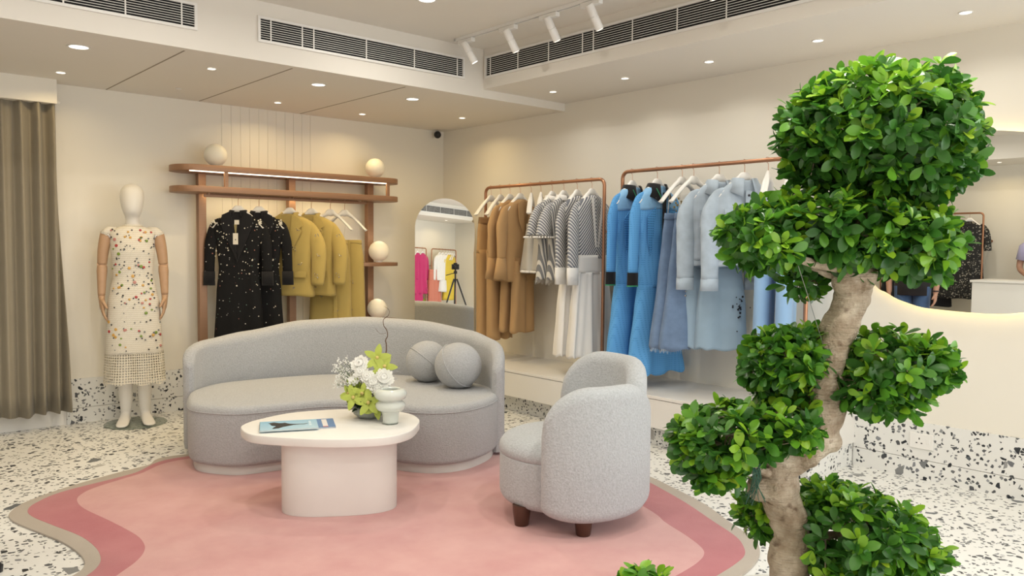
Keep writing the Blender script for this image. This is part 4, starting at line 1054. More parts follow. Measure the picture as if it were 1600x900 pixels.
# ------------------------------------------------------------------ clothes on the bronze shelf
SY, SZ = 6.30, 1.725
def black_dress(loc, rz, label):
    g = garment('sequinned_dress', label, 'dress', loc, rz, 'black sequinned dresses')
    body('dress', M['sequin'], g, SH + [(-.35, 0, .175, .04), (-.55, 0, .155, .042), (-.75, 0, .175, .045), (-1.22, 0, .20, .05)], amp=(.001, .010), fold=4, seed=13, hem=.006)
    for s, q in S2:
        sl = sleeve('sleeve', M['sequin'], g, [(s*.130, 0, -.165), (s*.180, 0, -.212), (s*.212, -.005, -.33), (s*.222, -.01, -.42), (s*.228, -.012, -.58)], [.026, .048, .055, .050, .046], .5)
        MB().tube([(s*.228, -.012, -.575), (s*.230, -.013, -.69)], [.045, .047], 20, flat=.44, up=(1, 0, 0)).build('cuff', M['blackc'], sl, angle=0)
        strap('lapel', M['blackc'], g, [(s*.05, -.095), (s*.115, -.125), (s*.125, -.20), (s*.06, -.36), (s*.0, -.50), (s*.02, -.28)], -.050, .004)
    strap('neck_lining', M['blackc'], g, [(-.055, -.11), (.055, -.11), (.03, -.30), (0, -.45), (-.03, -.30)], -.046, .002)
    collar('collar', M['blackc'], g, .06, .042, -.098, .045, .06, 1.35)
    strap('neck_label', M['label'], g, [(-.018, -.165), (.018, -.165), (.018, -.20), (-.018, -.20)], -.0505, .002)
    tg = strap('price_tag', M['label'], g, [(-.030, -.27), (.010, -.27), (.010, -.36), (-.030, -.36)], -.0545, .002)
    strap('tag_print', M['rivet'], tg, [(-.014, -.318), (-.006, -.318), (-.006, -.326), (-.014, -.326)], -.057, .0008)
    strap('tag_cord', M['gold'], g, [(-.022, -.20), (.002, -.20), (-.004, -.272), (-.014, -.272)], -.0525, .001)
    k = MB(); rr = random.Random(21)
    for i in range(60): k.ball((rr.choice((-1, 1))*abs(rr.gauss(.12, .05)), -.052, -.16-abs(rr.gauss(0, .32))), rr.uniform(.002, .0065), 7, 5)
    for s in (-1, 1):
        for i in range(9): k.ball((s*.185+rr.gauss(0, .010), -.047, -.185+rr.gauss(0, .010)), .007, 7, 5)
    o = k.build('pearl', M['label'], g); o['kind'] = 'stuff'
    return g
for x, lab, hl_ in ((2.630, 'black sequinned long dress nearest the left bronze post', 'white hanger in the left black dress'), (2.805, 'black sequinned long dress beside the yellow blazers', 'white hanger in the right black dress')):
    black_dress((x, SY, SZ), R_(-36), lab); hanger(hl_, (x, SY, SZ), R_(-36))
def brooches(g, pts, y):
    k = MB(); rr = random.Random(2)
    for x, z in pts:
        for i in range(6): k.ball((x+rr.gauss(0, .008), y, z+rr.gauss(0, .010)), rr.uniform(.003, .006), 6, 5)
    o = k.build('jewel', M['silver'], g); o['kind'] = 'stuff'
def blazer(loc, rz, label):
    g = garment('blazer', label, 'blazer', loc, rz, 'mustard yellow blazers')
    body('body', M['mustard'], g, [(-.100, 0, .055, .040), (-.114, 0, .10, .05), (-.148, 0, .16, .055), (-.180, 0, .20, .058), (-.22, 0, .213, .058), (-.40, 0, .20, .065), (-.56, 0, .19, .065), (-.79, 0, .215, .07)], amp=(.001, .008), fold=3, seed=15)
    strap('front_lining', M['mustardd'], g, [(-.055, -.11), (.055, -.11), (.045, -.3), (0, -.46), (-.045, -.3)], -.068, .002)
    for s, q in S2:
        sl = sleeve('sleeve', M['mustard'], g, [(s*.130, 0, -.165), (s*.180, 0, -.212), (s*.235, -.01, -.33), (s*.262, -.03, -.45), (s*.255, -.045, -.695)], [.026, .055, .080, .078, .062], .66)
        brooches(sl, [(s*.26, -.28), (s*.28, -.45), (s*.26, -.62)], -.085)
        strap('lapel', M['mustard'], g, [(s*.05, -.10), (s*.115, -.14), (s*.14, -.20), (s*.11, -.22), (s*.13, -.25), (s*.012, -.48), (s*.03, -.28)], -.074, .005)
        strap('pocket_flap', M['mustard'], g, [(s*.07, -.58), (s*.17, -.58), (s*.17, -.63), (s*.07, -.63)], -.079, .005)
    collar('collar', M['mustard'], g, .065, .05, -.100, .05, .05, 1.4, gap=40)
    brooches(g, [(-.1, -.30), (.10, -.24), (.07, -.40), (-.08, -.5), (.12, -.52), (-.12, -.70), (.06, -.72)], -.080)
    return g
for x, lab, hl_ in ((3.075, 'mustard blazer with jewelled buttons, beside the black dresses', 'white hanger in the left mustard blazer'), (3.275, 'mustard blazer with jewelled buttons, beside the yellow skirts', 'white hanger in the right mustard blazer')):
    blazer((x, SY, SZ), R_(-48), lab); hanger(hl_, (x, SY, SZ), R_(-48))
def wrap_skirt(loc, rz, label):
    g = garment('wrap_skirt', label, 'skirt', loc, rz, 'mustard wrap skirts')
    body('skirt', M['mustard'], g, [(-.33, 0, .155, .05), (-.5, 0, .175, .065), (-.8, 0, .185, .07), (-1.07, 0, .195, .075)], amp=(.002, .010), fold=3, seed=18)
    body('waistband', M['mustard'], g, [(-.312, 0, .155, .05), (-.345, 0, .158, .054)], rings=3, amp=(.0005, .0005))
    strap('overlap', M['mustard'], g, [(.06, -.315), (.085, -.315), (.10, -1.06), (.07, -1.06)], -.088, .006)
    for s, q in S2: MB().tube([(s*.12, 0, -.32), (s*.14, 0, -.17)], .0016, 5).build('hanging_loop', M['label'], g)
    brooches(g, [(.05, -.42), (-.06, -.5), (.10, -.68), (-.05, -.8), (.09, -.93)], -.09)
    return g
for x, lab, hl_ in ((3.455, 'mustard wrap skirt with jewels, behind the other wrap skirt', 'white hanger above the rear mustard skirt'), (3.595, 'mustard wrap skirt with jewels, nearest the right bronze post', 'white hanger above the front mustard skirt')):
    wrap_skirt((x, SY, SZ), R_(-52), lab); hanger(hl_, (x, SY, SZ), R_(-52))

# ------------------------------------------------------------------ clothes on the rails opposite (seen in the mirrors)
def simple_dress(name, label, cat, mat, y, group, length=1.3, wide=.24, sl_len=.55):
    g = garment(name, label, cat, (RL, y, 1.875), R_(82), group)
    body('body', M[mat], g, SH + [(-.4, 0, .18, .05), (-.7, 0, .19, .055), (-length, 0, wide, .075)], rings=20, n=44, amp=(.001, .02), seed=int(abs(y)*50))
    for s, q in S2: sleeve('sleeve', M[mat], g, [(s*.130, 0, -.165), (s*.180, 0, -.212), (s*.22, 0, -.32), (s*.245, -.01, -.17-sl_len)], [.05, .065, .055], .55, 14)
    hanger('white hanger holding the ' + label, (RL, y, 1.875), R_(82), 'white hangers on the rails opposite')
    return g
for i, y in enumerate((-1.60, -1.85, -2.10, -2.32, -2.50)):
    simple_dress('pink_dress', '%s magenta dress on the rail opposite, in the arched mirror' % ('first', 'second', 'third', 'fourth', 'fifth')[i], 'dress', 'pink', y, 'magenta dresses opposite', 1.25 if i % 2 else 1.05)
for i, y in enumerate((-2.88, -3.02)):
    trousers('coral_trousers', '%s coral trousers opposite, in the arched mirror' % ('first', 'second')[i], 'trousers', 'coral', 'coral', (RL, y, 1.875), R_(82), 'coral trousers opposite', zw=-.5, zc=-.75, zh=-1.45, hw=.17, lw0=.10, lw1=.12)
for i, y in enumerate((-3.14, -3.26, -3.38)):
    simple_dress('white_jacket', '%s white jacket opposite, in the arched mirror' % ('first', 'second', 'third')[i], 'jacket', 'wcot', y, 'white jackets opposite', .72 if i < 1 else 1.0, .22)
for i, y in enumerate((-3.48, -3.56)):
    simple_dress('yellow_dress', '%s yellow dress opposite, in the arched mirror' % ('first', 'second')[i], 'dress', 'yel', y, 'yellow dresses opposite', 1.2, .22)
for i, y in enumerate((-3.63, -3.70)): hanger('empty white hanger %s from the end of the rail opposite' % ('second', 'first')[i], (RL, y, 1.875), R_(70), 'white hangers on the rails opposite')
for i, y in enumerate((4.30, 4.50)):
    simple_dress('lace_dress', '%s black lace dress reflected in the round mirror' % ('front', 'rear')[i], 'dress', 'lace', y, 'black lace dresses opposite', 1.22, .22, .35)
for i, y in enumerate((4.75, 4.93, 5.12, 5.30)):
    simple_dress('black_dress', '%s plain black dress opposite, beside the lace dresses' % ('first', 'second', 'third', 'fourth')[i], 'dress', 'blackc', y, 'plain black dresses opposite', 1.35, .24)
# ------------------------------------------------------------------ hands (shared by mannequin and people)
def hand(mb, wrist, d, palm_n, side, L=.175, curl=.35):
    """wrist -> fingertips along d; palm_n = direction the palm faces; side = direction of the thumb"""
    d = Vector(d).normalized(); pn = Vector(palm_n); pn = (pn - d*pn.dot(d)).normalized(); sd = Vector(side); sd = (sd - d*sd.dot(d) - pn*sd.dot(pn)).normalized()
    W = Vector(wrist); pl_ = L*.52
    rings = []
    for t, hw, th in ((-.06, .15, .12), (.0, .155, .12), (.2, .19, .115), (.55, .235, .11), (.85, .24, .095), (1.02, .225, .07)):
        c = W + d*pl_*t + pn*(.01*t*L); rings.append([c + sd*(hw*L*math.cos(2*math.pi*q/14)) + pn*(th*L*math.sin(2*math.pi*q/14)) for q in range(14)])
    mb.loft(rings)
    for off, fl, bend in ((.165, .44, curl), (.055, .50, curl*1.05), (-.055, .46, curl*1.2), (-.155, .36, curl*1.35)):
        p = W + d*pl_*.93 + sd*off*L; pts = [p - d*.03*L, p]; dd = d.copy(); f = fl*L
        for seg, b in ((.45, bend*.6), (.32, bend), (.23, bend*.8)):
            dd = (dd*math.cos(b) + pn*math.sin(b)).normalized(); pts.append(pts[-1] + dd*f*seg)
        mb.tube(pts, [.056*L, .055*L, .050*L, .045*L, .034*L], 9)
    p = W + d*pl_*.22 + sd*.14*L
    a = (sd*.75 + d*.7 + pn*.25).normalized(); b = (d*.9 + sd*.25 + pn*.35).normalized()
    mb.tube([p - sd*.05*L, p + a*.16*L, p + a*.16*L + b*.16*L, p + a*.16*L + b*.30*L], [.085*L, .068*L, .056*L, .042*L], 9)
def foot(mb, ankle, fwd, L=.235):
    f = Vector(fwd).normalized(); s = Vector((-f.y, f.x, 0)); A = Vector(ankle); rings = []
    for t, hw, top in ((-.24, .10, .12), (-.20, .13, .30), (0, .155, .40), (.2, .165, .30), (.45, .185, .19), (.62, .19, .13), (.74, .165, .09), (.79, .10, .05)):
        c = A + f*L*t; c.z = 0; rings.append([c + s*(hw*L*math.cos(a)) + Vector((0, 0, max(.002, top*L*.5 + top*L*.5*math.sin(a)))) for a in [2*math.pi*q/16 for q in range(16)]])
    mb.loft(rings)

# ------------------------------------------------------------------ shop mannequin
mn = thing('mannequin', 'white egg-headed mannequin with wooden jointed arms, standing by the curtain', 'mannequin', LD(-2.81, 5.93, 0), -R_(16))
M['mannq'] = plain('mannequin_white', (.74, .72, .68), .5, 0, .01, 4)
M['wood'] = plain('pale_beech', (.50, .315, .19), .45, 0, .10, 18)
def greenglass():
    m = NT('green_glass'); m.b.inputs['Alpha'].default_value = .45
    return m.set((.30, .36, .31), .05)
M['joint'] = plain('joint_metal', (.5, .48, .45), .3, .9)
BZ = .012
MB().lathe([(1e-4, .001), (.213, .001), (.216, .004), (.216, .008), (.213, .011), (1e-4, .011)], 64).build('glass_base', greenglass(), mn)
MB().tube([(-.075, .075, .011), (-.075, .075, .36), (-.05, .03, .40)], .007, 12).lathe([(.022, .0115), (.022, .016), (.008, .02)], 20, (-.075, .075, 0)).build('support_rod', M['joint'], mn)
# head and neck
hz = [(1.445,.075,.060,.0),(1.47,.052,.052,.0),(1.50,.047,.048,-.004),(1.53,.047,.050,-.008),(1.548,.050,.058,-.016),(1.565,.058,.076,-.022),(1.60,.070,.089,-.020),(1.65,.081,.098,-.010),(1.70,.0845,.102,.0),(1.74,.078,.094,.004),(1.768,.058,.070,.006),(1.782,.03,.036,.006),(1.787,.004,.005,.006)]
MB().loft([[(a*math.cos(2*math.pi*q/32), y0 + b*math.sin(2*math.pi*q/32), z) for q in range(32)] for z, a, b, y0 in hz]).build('head', M['mannq'], mn, sub=1, angle=0)
# torso (under the dress) and legs, one body
k = MB()
tz = [(.80,.145,.10),(.90,.165,.11),(.98,.15,.10),(1.08,.115,.085),(1.18,.125,.095),(1.28,.145,.105),(1.38,.155,.09),(1.44,.12,.06),(1.47,.06,.05)]
k.loft([[(a*math.cos(2*math.pi*q/28), b*math.sin(2*math.pi*q/28), z) for q in range(28)] for z, a, b in tz])
for s in (-1, 1):
    k.tube(spline([(s*.082, 0, .88), (s*.080, -.005, .70), (s*.070, -.01, .50), (s*.066, .012, .36), (s*.064, .012, .20), (s*.064, .008, .09), (s*.066, .0, .035)], 4),
           [r for r in np.interp(np.linspace(0, 1, 25), [0, .17, .37, .5, .62, .82, .9, 1], [.082, .076, .056, .047, .050, .037, .032, .034])], 18)
    kk = MB(); foot(kk, (s*.068, 0, 0), (s*.16, -1, 0)); kk.v = [(x, y, z+BZ-.001) for x, y, z in kk.v]; k.add(kk.v, kk.f)
    k.tube([(s*.064, .008, .10), (s*.066, .0, .05)], [.032, .034], 16)
k.build('figure', M['mannq'], mn, remesh=.007)
for s in (-1, 1):
    a = MB(); S0, E0, W0_ = Vector((s*.178, .0, 1.392)), Vector((s*.205, .012, 1.195)), Vector((s*.212, -.015, .965))
    a.tube(spline([S0 + Vector((-s*.004, 0, .010)), S0, (S0+E0)/2 + Vector((s*.004,0,0)), E0], 5), [r for r in np.interp(np.linspace(0, 1, 16), [0,.12,.5,1], [.030,.043,.041,.033])], 18)
    a.build('upper_arm', M['wood'], mn, angle=0)
    MB().tube([E0 + Vector((-s*.030, .0, -.008)), E0 + Vector((s*.033, 0, -.008))], .020, 16).ball(E0 + Vector((0, 0, -.008)), .031, 16, 10).build('elbow_joint', M['wood'], mn)
    fa = MB().tube(spline([E0 + Vector((0, 0, -.014)), E0*.6+W0_*.4, W0_], 5), [r for r in np.interp(np.linspace(0, 1, 11), [0,.3,1], [.033,.036,.024])], 18).build('forearm', M['wood'], mn, angle=0)
    MB().ball(W0_ + Vector((0, 0, -.008)), .0235, 14, 10).build('wrist_joint', M['wood'], mn)
    h = MB(); hand(h, W0_ + Vector((0, 0, -.014)), Vector((-s*.06, -.18, -1)), Vector((-s*1, .1, 0)), Vector((0, -1, -.1)), .185, .22)
    h.build('hand', M['wood'], mn, remesh=.0035)
    MB().tube([S0 + Vector((-s*.028, 0, .010)), S0 + Vector((-s*.020, 0, .006))], .041, 18).build('shoulder_disc', M['joint'], mn)
# dress on the mannequin
md_ = thing('crochet_dress', 'ivory crochet midi dress with scattered coloured buttons, on the mannequin', 'dress', LD(-2.81, 5.93, 0), -R_(16))
def crochet():
    m = NT('ivory_crochet'); c = m.obj(); x, y, z = sep(m, c)
    h = m.math('SINE', m.math('MULTIPLY', z, 430)); h2 = m.math('SINE', m.math('MULTIPLY', x, 520)); k_ = m.math('MULTIPLY', h, h2)
    m.set(m.mix(m.map(h, -1, 1, 0, 1), (.70, .655, .56), (.80, .76, .68)), .9, 0, .2); m.bump(k_, .4, .002); return m.mat
M['crochet'] = crochet()
prof = [(1.478,0,.062,.058),(1.465,0,.092,.07),(1.445,0,.150,.078),(1.42,0,.158,.09),(1.36,0,.146,.112),(1.29,0,.150,.122),(1.22,0,.142,.112),(1.10,0,.136,.104),(1.0,0,.158,.118),(.90,0,.178,.13),(.75,0,.186,.132),(.53,0,.196,.138)]
body('dress_body', M['crochet'], md_, prof, rings=44, amp=(.0005, .008), fold=3, seed=31, sup=2.15)
def sheer():
    m = NT('ivory_sheer'); m.b.inputs['Alpha'].default_value = .55
    return m.set((.76, .70, .58), .9, 0, .2)
body('net_hem', netting('ivory_net', (.80, .75, .64), 52, .62, None, .19), md_, [(.54,0,.200,.145),(.42,0,.206,.15),(.315,0,.212,.158)], rings=14, amp=(.006, .012), fold=4, seed=32, sup=2.15, hem=.008, solid=0)
for s in (-1, 1): MB().tube([(s*.10, 0, 1.452), (s*.148, 0, 1.440), (s*.184, 0, 1.400)], [.018, .034, .043], 18, flat=.9, cap=False).build('cap_sleeve', M['crochet'], md_, angle=0, solid=.002)
MB().tube([(.060*math.cos(2*math.pi*i/32), .056*math.sin(2*math.pi*i/32), 1.480) for i in range(33)], .006, 8).build('neck_band', M['crochet'], md_)
cols = [('green', (.20,.30,.05)), ('red', (.45,.06,.06)), ('black', (.02,.02,.025)), ('amber', (.65,.38,.10)), ('grey', (.16,.18,.18)), ('rose', (.55,.25,.22))]
rr = random.Random(12); bt = {c: MB() for c, _ in cols}
for i in range(190):
    z = rr.uniform(.56, 1.45); z = z if rr.random() < .75 else rr.uniform(.9, 1.45); xx = rr.uniform(-.97, .97); a = -math.acos(math.copysign(abs(xx)**(2.15/2), xx))
    x0, hw, ht = interp([(-p[0],)+tuple(p[1:]) for p in prof], -z); c_, s_ = math.cos(a), math.sin(a)
    p = Vector((hw*math.copysign(abs(c_)**(2/2.15), c_), ht*math.copysign(abs(s_)**(2/2.15), s_), z)); nn = Vector((c_/hw, s_/ht, 0)).normalized()
    nm = rr.choices([c for c, _ in cols], [1.6, .9, 5, 1.8, 3.5, 1.0])[0]; r = rr.uniform(.0035, .0065) if nm in ('black', 'grey') else rr.uniform(.006, .012)
    bt[nm].tube([p + nn*-.002, p + nn*.005, p + nn*.0065], [r, r, r*.6], 10)
for c, v in cols:
    o = bt[c].build(c + '_buttons', plain('button_' + c, v, .35), md_); o['kind'] = 'stuff'

# ------------------------------------------------------------------ people (seen only in the round mirror)
M['skin'] = plain('skin', (.42, .235, .16), .55, 0, .06, 10); M['hair'] = plain('dark_hair', (.015, .011, .009), .6)
def person(label, loc, rz, tee, legs, armpose):
    p = thing('person', label, 'person', loc, rz, 'people reflected in the round mirror')
    k = MB()
    k.loft([[(a*math.cos(2*math.pi*q/24), y + b*math.sin(2*math.pi*q/24), z) for q in range(24)] for z, a, b, y in ((.84,.15,.10,0),(.95,.165,.115,0),(1.08,.15,.105,-.005),(1.25,.17,.115,-.005),(1.38,.185,.105,0),(1.45,.13,.075,.005),(1.48,.07,.06,.005),(1.53,.056,.058,.0),(1.57,.056,.06,-.01))])
    k.loft([[(a*math.cos(2*math.pi*q/24), y + b*math.sin(2*math.pi*q/24), z) for q in range(24)] for z, a, b, y in ((1.53,.045,.05,-.02),(1.55,.055,.075,-.03),(1.59,.066,.088,-.025),(1.64,.073,.095,-.015),(1.69,.076,.098,-.005),(1.73,.068,.09,.0),(1.76,.045,.06,.005),(1.772,.01,.015,.005))])
    k.tube([(0, -.105, 1.655), (0, -.122, 1.615), (0, -.10, 1.605)], [.009, .014, .010], 10)
    for s in (-1, 1):
        k.ball((s*.078, .0, 1.635), .024, 10, 8, sc=(.35, .7, 1.2)); k.ball((s*.03, -.098, 1.655), .013, 10, 8)
        k.tube([(s*.085, 0, .88), (s*.09, -.01, .5), (s*.09, .005, .1)], [.085, .055, .04], 16)
        kk = MB(); foot(kk, (s*.09, .02, 0), (s*.15, -1, 0), .25); k.add([(x, y, z+.002) for x, y, z in kk.v], kk.f)
        e, wr_, dd = armpose[0 if s < 0 else 1]
        k.tube(spline([(s*.15, 0, 1.42), (s*.20, 0, 1.38), e, wr_], 5), [r for r in np.interp(np.linspace(0, 1, 16), [0,.3,.65,1], [.055,.048,.04,.028])], 14)
        hand(k, wr_, dd, (-s, .1, 0), (0, -1, .1), .18, .4)
    k.build('figure', M['skin'], p, remesh=.008)
    MB().ball((0, .012, 1.70), .094, 20, 14, sc=(.88, 1.08, 1.0)).build('hair', M['hair'], p)
    MB().loft([[(a*math.cos(2*math.pi*q/28), b*math.sin(2*math.pi*q/28), z) for q in range(28)] for z, a, b in ((.83,.185,.135),(.95,.19,.138),(1.1,.175,.13),(1.28,.192,.138),(1.38,.205,.125),(1.45,.14,.09),(1.48,.085,.072))], cap0=False, cap1=False).build('t_shirt', tee, p, angle=0, solid=.003)
    for s in (-1, 1):
        e = Vector(armpose[0 if s < 0 else 1][0]); a = Vector((s*.20, 0, 1.38))
        MB().tube([Vector((s*.14, 0, 1.42)), a, a*.35+e*.65], [.075, .072, .068], 16, cap=False).build('sleeve', tee, p, angle=0, solid=.003)
        MB().tube([(s*.088, 0, .93), (s*.09, -.01, .5), (s*.09, .005, .06)], [.105, .078, .075], 18).build('trouser_leg', legs, p, angle=0)
        MB().loft([[( s*.09 + .048*a*math.cos(2*math.pi*q/16), -.02 - .085 + .155*a*math.sin(2*math.pi*q/16), z) for q in range(16)] for z, a in ((.0005, 1), (.03, 1.02), (.06, .8), (.075, .4))]).build('shoe', M['blackc'], p, angle=0)
    for s in (-1, 1): MB().ball((s*.03, -.106, 1.656), .0075, 8, 6).build('eye', M['rivet'], p)
    MB().tube([(-.022, -.109, 1.583), (0, -.114, 1.581), (.022, -.109, 1.583)], .005, 8).build('mouth', plain('lip', (.36, .13, .11), .5), p)
    return p
pa = person('standing person in black t-shirt and blue jeans, reflected in the round mirror', (.30, 3.78, 0), R_(72), cloth('black_tee', (.016, .016, .018)), cloth('blue_jeans', (.045, .09, .19), .3, 14),
            (((-.245, .02, 1.12), (-.235, -.06, .86), (.02, -.25, -1)), ((.245, .02, 1.12), (.235, -.06, .86), (-.02, -.25, -1))))
MB().tube([(-.2365 + .03*math.cos(2*math.pi*i/20), -.055 + .03*math.sin(2*math.pi*i/20), .885) for i in range(21)], .007, 8).build('bracelet', M['rivet'], pa)
person('standing person in lilac shirt behind the counter, reflected in the round mirror', (-2.78, 3.35, 0), R_(80), cloth('lilac_shirt', (.42, .40, .60)), cloth('dark_trousers', (.03, .03, .04)),
       (((-.25, .0, 1.12), (-.16, -.20, 1.02), (.4, -.9, -.2)), ((.25, .0, 1.12), (.16, -.20, 1.02), (-.4, -.9, -.2))))
# ------------------------------------------------------------------ cloud-pruned tree in the foreground
TD = 2.2                                     # distance of the trunk from the viewpoint
tree = thing('topiary_tree', 'cloud-pruned leafy tree with twisted trunk and seven leaf pads, in the foreground', 'tree', LD(.757, TD, 0), -YAW)
tree.location.z = 0
def TP(px, py, dz=0.0):
    """a point of the tree in its own frame: x right, y away, z up"""
    p = AD(px, py, TD + dz); return Vector((p.dot(RT) - .757, p.dot(FW) - TD, p.z))
def bark():
    m = NT('bark'); c = m.obj(); x, y, z = sep(m, c)
    big = m.noise(c, 14, 5, rough=.6); rings = m.noise(cmb(m, m.math('MULTIPLY', x, 8), m.math('MULTIPLY', y, 8), m.math('MULTIPLY', z, 110)), 2.0, 3); fine = m.noise(c, 120, 3)
    base = m.mix(m.map(big, .32, .68, 0, 1), (.29, .21, .14), (.66, .57, .45)); base = m.mix(m.map(rings, .45, .75, 0, .55), base, (.38, .29, .20))
    base = m.mix(m.map(m.noise(c, 30, 4), .60, .74, 0, .8), base, (.10, .055, .03))
    m.set(base, .85, 0, .25); m.bump(m.math('ADD', m.math('MULTIPLY', rings, .6), m.math('ADD', big, m.math('MULTIPLY', fine, .5))), 1.0, .012); return m.mat
M['bark'] = bark()
# trunk (pixel path, radius in pixels, depth offset)
path = [(1236,1010,40,0),(1234,930,33,0),(1231,880,31,0),(1238,830,27,0),(1222,785,31,0),(1212,745,33,0),(1222,712,36,0),(1252,697,36,0),(1272,680,34,.0),(1286,650,30,0),(1288,612,29,0),(1287,580,28,0),(1302,540,27,0),(1317,500,27,0),(1330,460,26,0),(1340,425,29,0),(1347,395,22,.02),(1356,340,17,.03),(1366,285,16,.03),(1372,230,12,.02),(1376,180,7,0)]
tp_ = spline([TP(x, y, d) for x, y, r, d in path], 6); rd = np.interp(np.arange(len(tp_))/6, range(len(path)), [r*TD/FPX for _, _, r, _ in path])
base_pts = [Vector((tp_[0].x+.01, tp_[0].y, .25)), Vector((tp_[0].x+.015, tp_[0].y, .30))]
trk = MB(); P_ = base_pts + tp_; rads = [.10, .085] + list(rd)
rings = []; nrm = Vector((1, 0, 0)); rr = random.Random(4)
for i, p in enumerate(P_):
    t = (P_[min(i+1, len(P_)-1)] - P_[max(i-1, 0)]).normalized(); nrm = (nrm - t*nrm.dot(t)).normalized(); bn = t.cross(nrm)
    lump = 1 + .06*math.sin(i*.9) + .04*math.sin(i*2.3)
    rings.append([p + (nrm*math.cos(a) + bn*math.sin(a))*rads[i]*lump*(1 + .07*math.sin(3*a + i*.25) + .04*math.sin(5*a - i*.4)) for a in [2*math.pi*q/26 for q in range(26)]])
trk.loft(rings)
for (x, y, r, dz) in ((1270,686,31,0), (1254,697,32,-.005), (1345,432,24,-.03), (1322,440,22,-.035), (1212,765,22,-.03), (1186,762,20,-.02), (1255,705,24,-.02), (1300,690,16,-.01)):
    c = TP(x, y, dz); trk.ball(c, r*TD/FPX, 14, 10, sc=(1, 1, 1.1))
trk.build('trunk', M['bark'], tree, remesh=.006)
def branch(pts, r0, r1):
    P = spline([TP(*p) for p in pts], 6); m = len(P)
    MB().tube(P, [(r0 + (r1-r0)*i/(m-1))*TD/FPX for i in range(m)], 10).build('branch', M['bark'], tree, angle=0)
branch([(1335,432,0),(1310,418,-.05),(1275,412,-.08),(1240,402,-.10),(1190,385,-.06)], 11, 4)
branch([(1335,425,0),(1300,430,-.02),(1270,418,-.02),(1235,410,.0)], 8, 3)
branch([(1350,405,0),(1390,390,-.03),(1440,380,-.02)], 10, 3)
branch([(1290,610,0),(1260,590,.0),(1225,575,0),(1195,565,0)], 9, 3)
branch([(1292,600,0),(1340,588,-.02),(1390,580,-.02),(1430,575,0)], 9, 3)
branch([(1215,740,-.01),(1190,735,-.06),(1160,712,-.08),(1115,690,-.04)], 9, 3)
branch([(1195,735,-.03),(1165,730,-.07),(1150,700,-.07),(1140,670,-.04)], 6, 2)
branch([(1160,715,-.07),(1130,722,-.07),(1118,745,-.07),(1085,745,-.06)], 4, 2)
branch([(1232,850,0),(1270,840,-.03),(1320,835,-.04),(1380,840,-.03)], 10, 3)
branch([(1222,790,.02),(1205,795,.06),(1185,795,.08)], 7, 3)
branch([(1236,960,0),(1180,965,-.1),(1100,975,-.2),(1030,955,-.25)], 9, 3)
def leafmat():
    m = NT('ficus_leaf'); g = m.n('ShaderNodeNewGeometry')
    at_ = m.n('ShaderNodeAttribute', attribute_name='tint')
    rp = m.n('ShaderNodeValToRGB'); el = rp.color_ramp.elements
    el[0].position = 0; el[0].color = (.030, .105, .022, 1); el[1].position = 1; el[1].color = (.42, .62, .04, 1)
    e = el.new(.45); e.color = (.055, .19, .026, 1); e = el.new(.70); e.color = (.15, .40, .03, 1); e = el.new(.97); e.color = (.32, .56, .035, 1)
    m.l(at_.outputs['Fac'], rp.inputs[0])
    under = m.mix(1.0, (.10, .20, .07), (.13, .25, .08))
    m.set(m.mix(g.outputs['Backfacing'], rp.outputs[0], rp.outputs[0]), .33, 0, .5)
    tr_ = m.n('ShaderNodeBsdfTranslucent'); mx = m.n('ShaderNodeMixShader'); mx.inputs[0].default_value = .30
    m.l(rp.outputs[0], tr_.inputs[0]); m.l(m.b.outputs[0], mx.inputs[1]); m.l(tr_.outputs[0], mx.inputs[2]); m.l(mx.outputs[0], m.out.inputs[0])
    return m.mat
M['leaf'] = leafmat()
LEAF_T = []      # leaf template: (along, across, lift)
_sec = [(0.0, .04), (.14, .20), (.36, .42), (.60, .52), (.80, .44), (.93, .24), (1.0, .04)]
LV = np.array([(t, s*w_*.5*1.06, (.10*abs(s)*w_) - .16*t*t) for t, w_ in _sec for s in (-1, 0, 1)])
LF = [(i*3+j, i*3+j+1, (i+1)*3+j+1, (i+1)*3+j) for i in range(len(_sec)-1) for j in range(2)]
nrng = np.random.default_rng(5)
def unit(v): return v/np.maximum(1e-9, np.linalg.norm(v, axis=-1, keepdims=True))
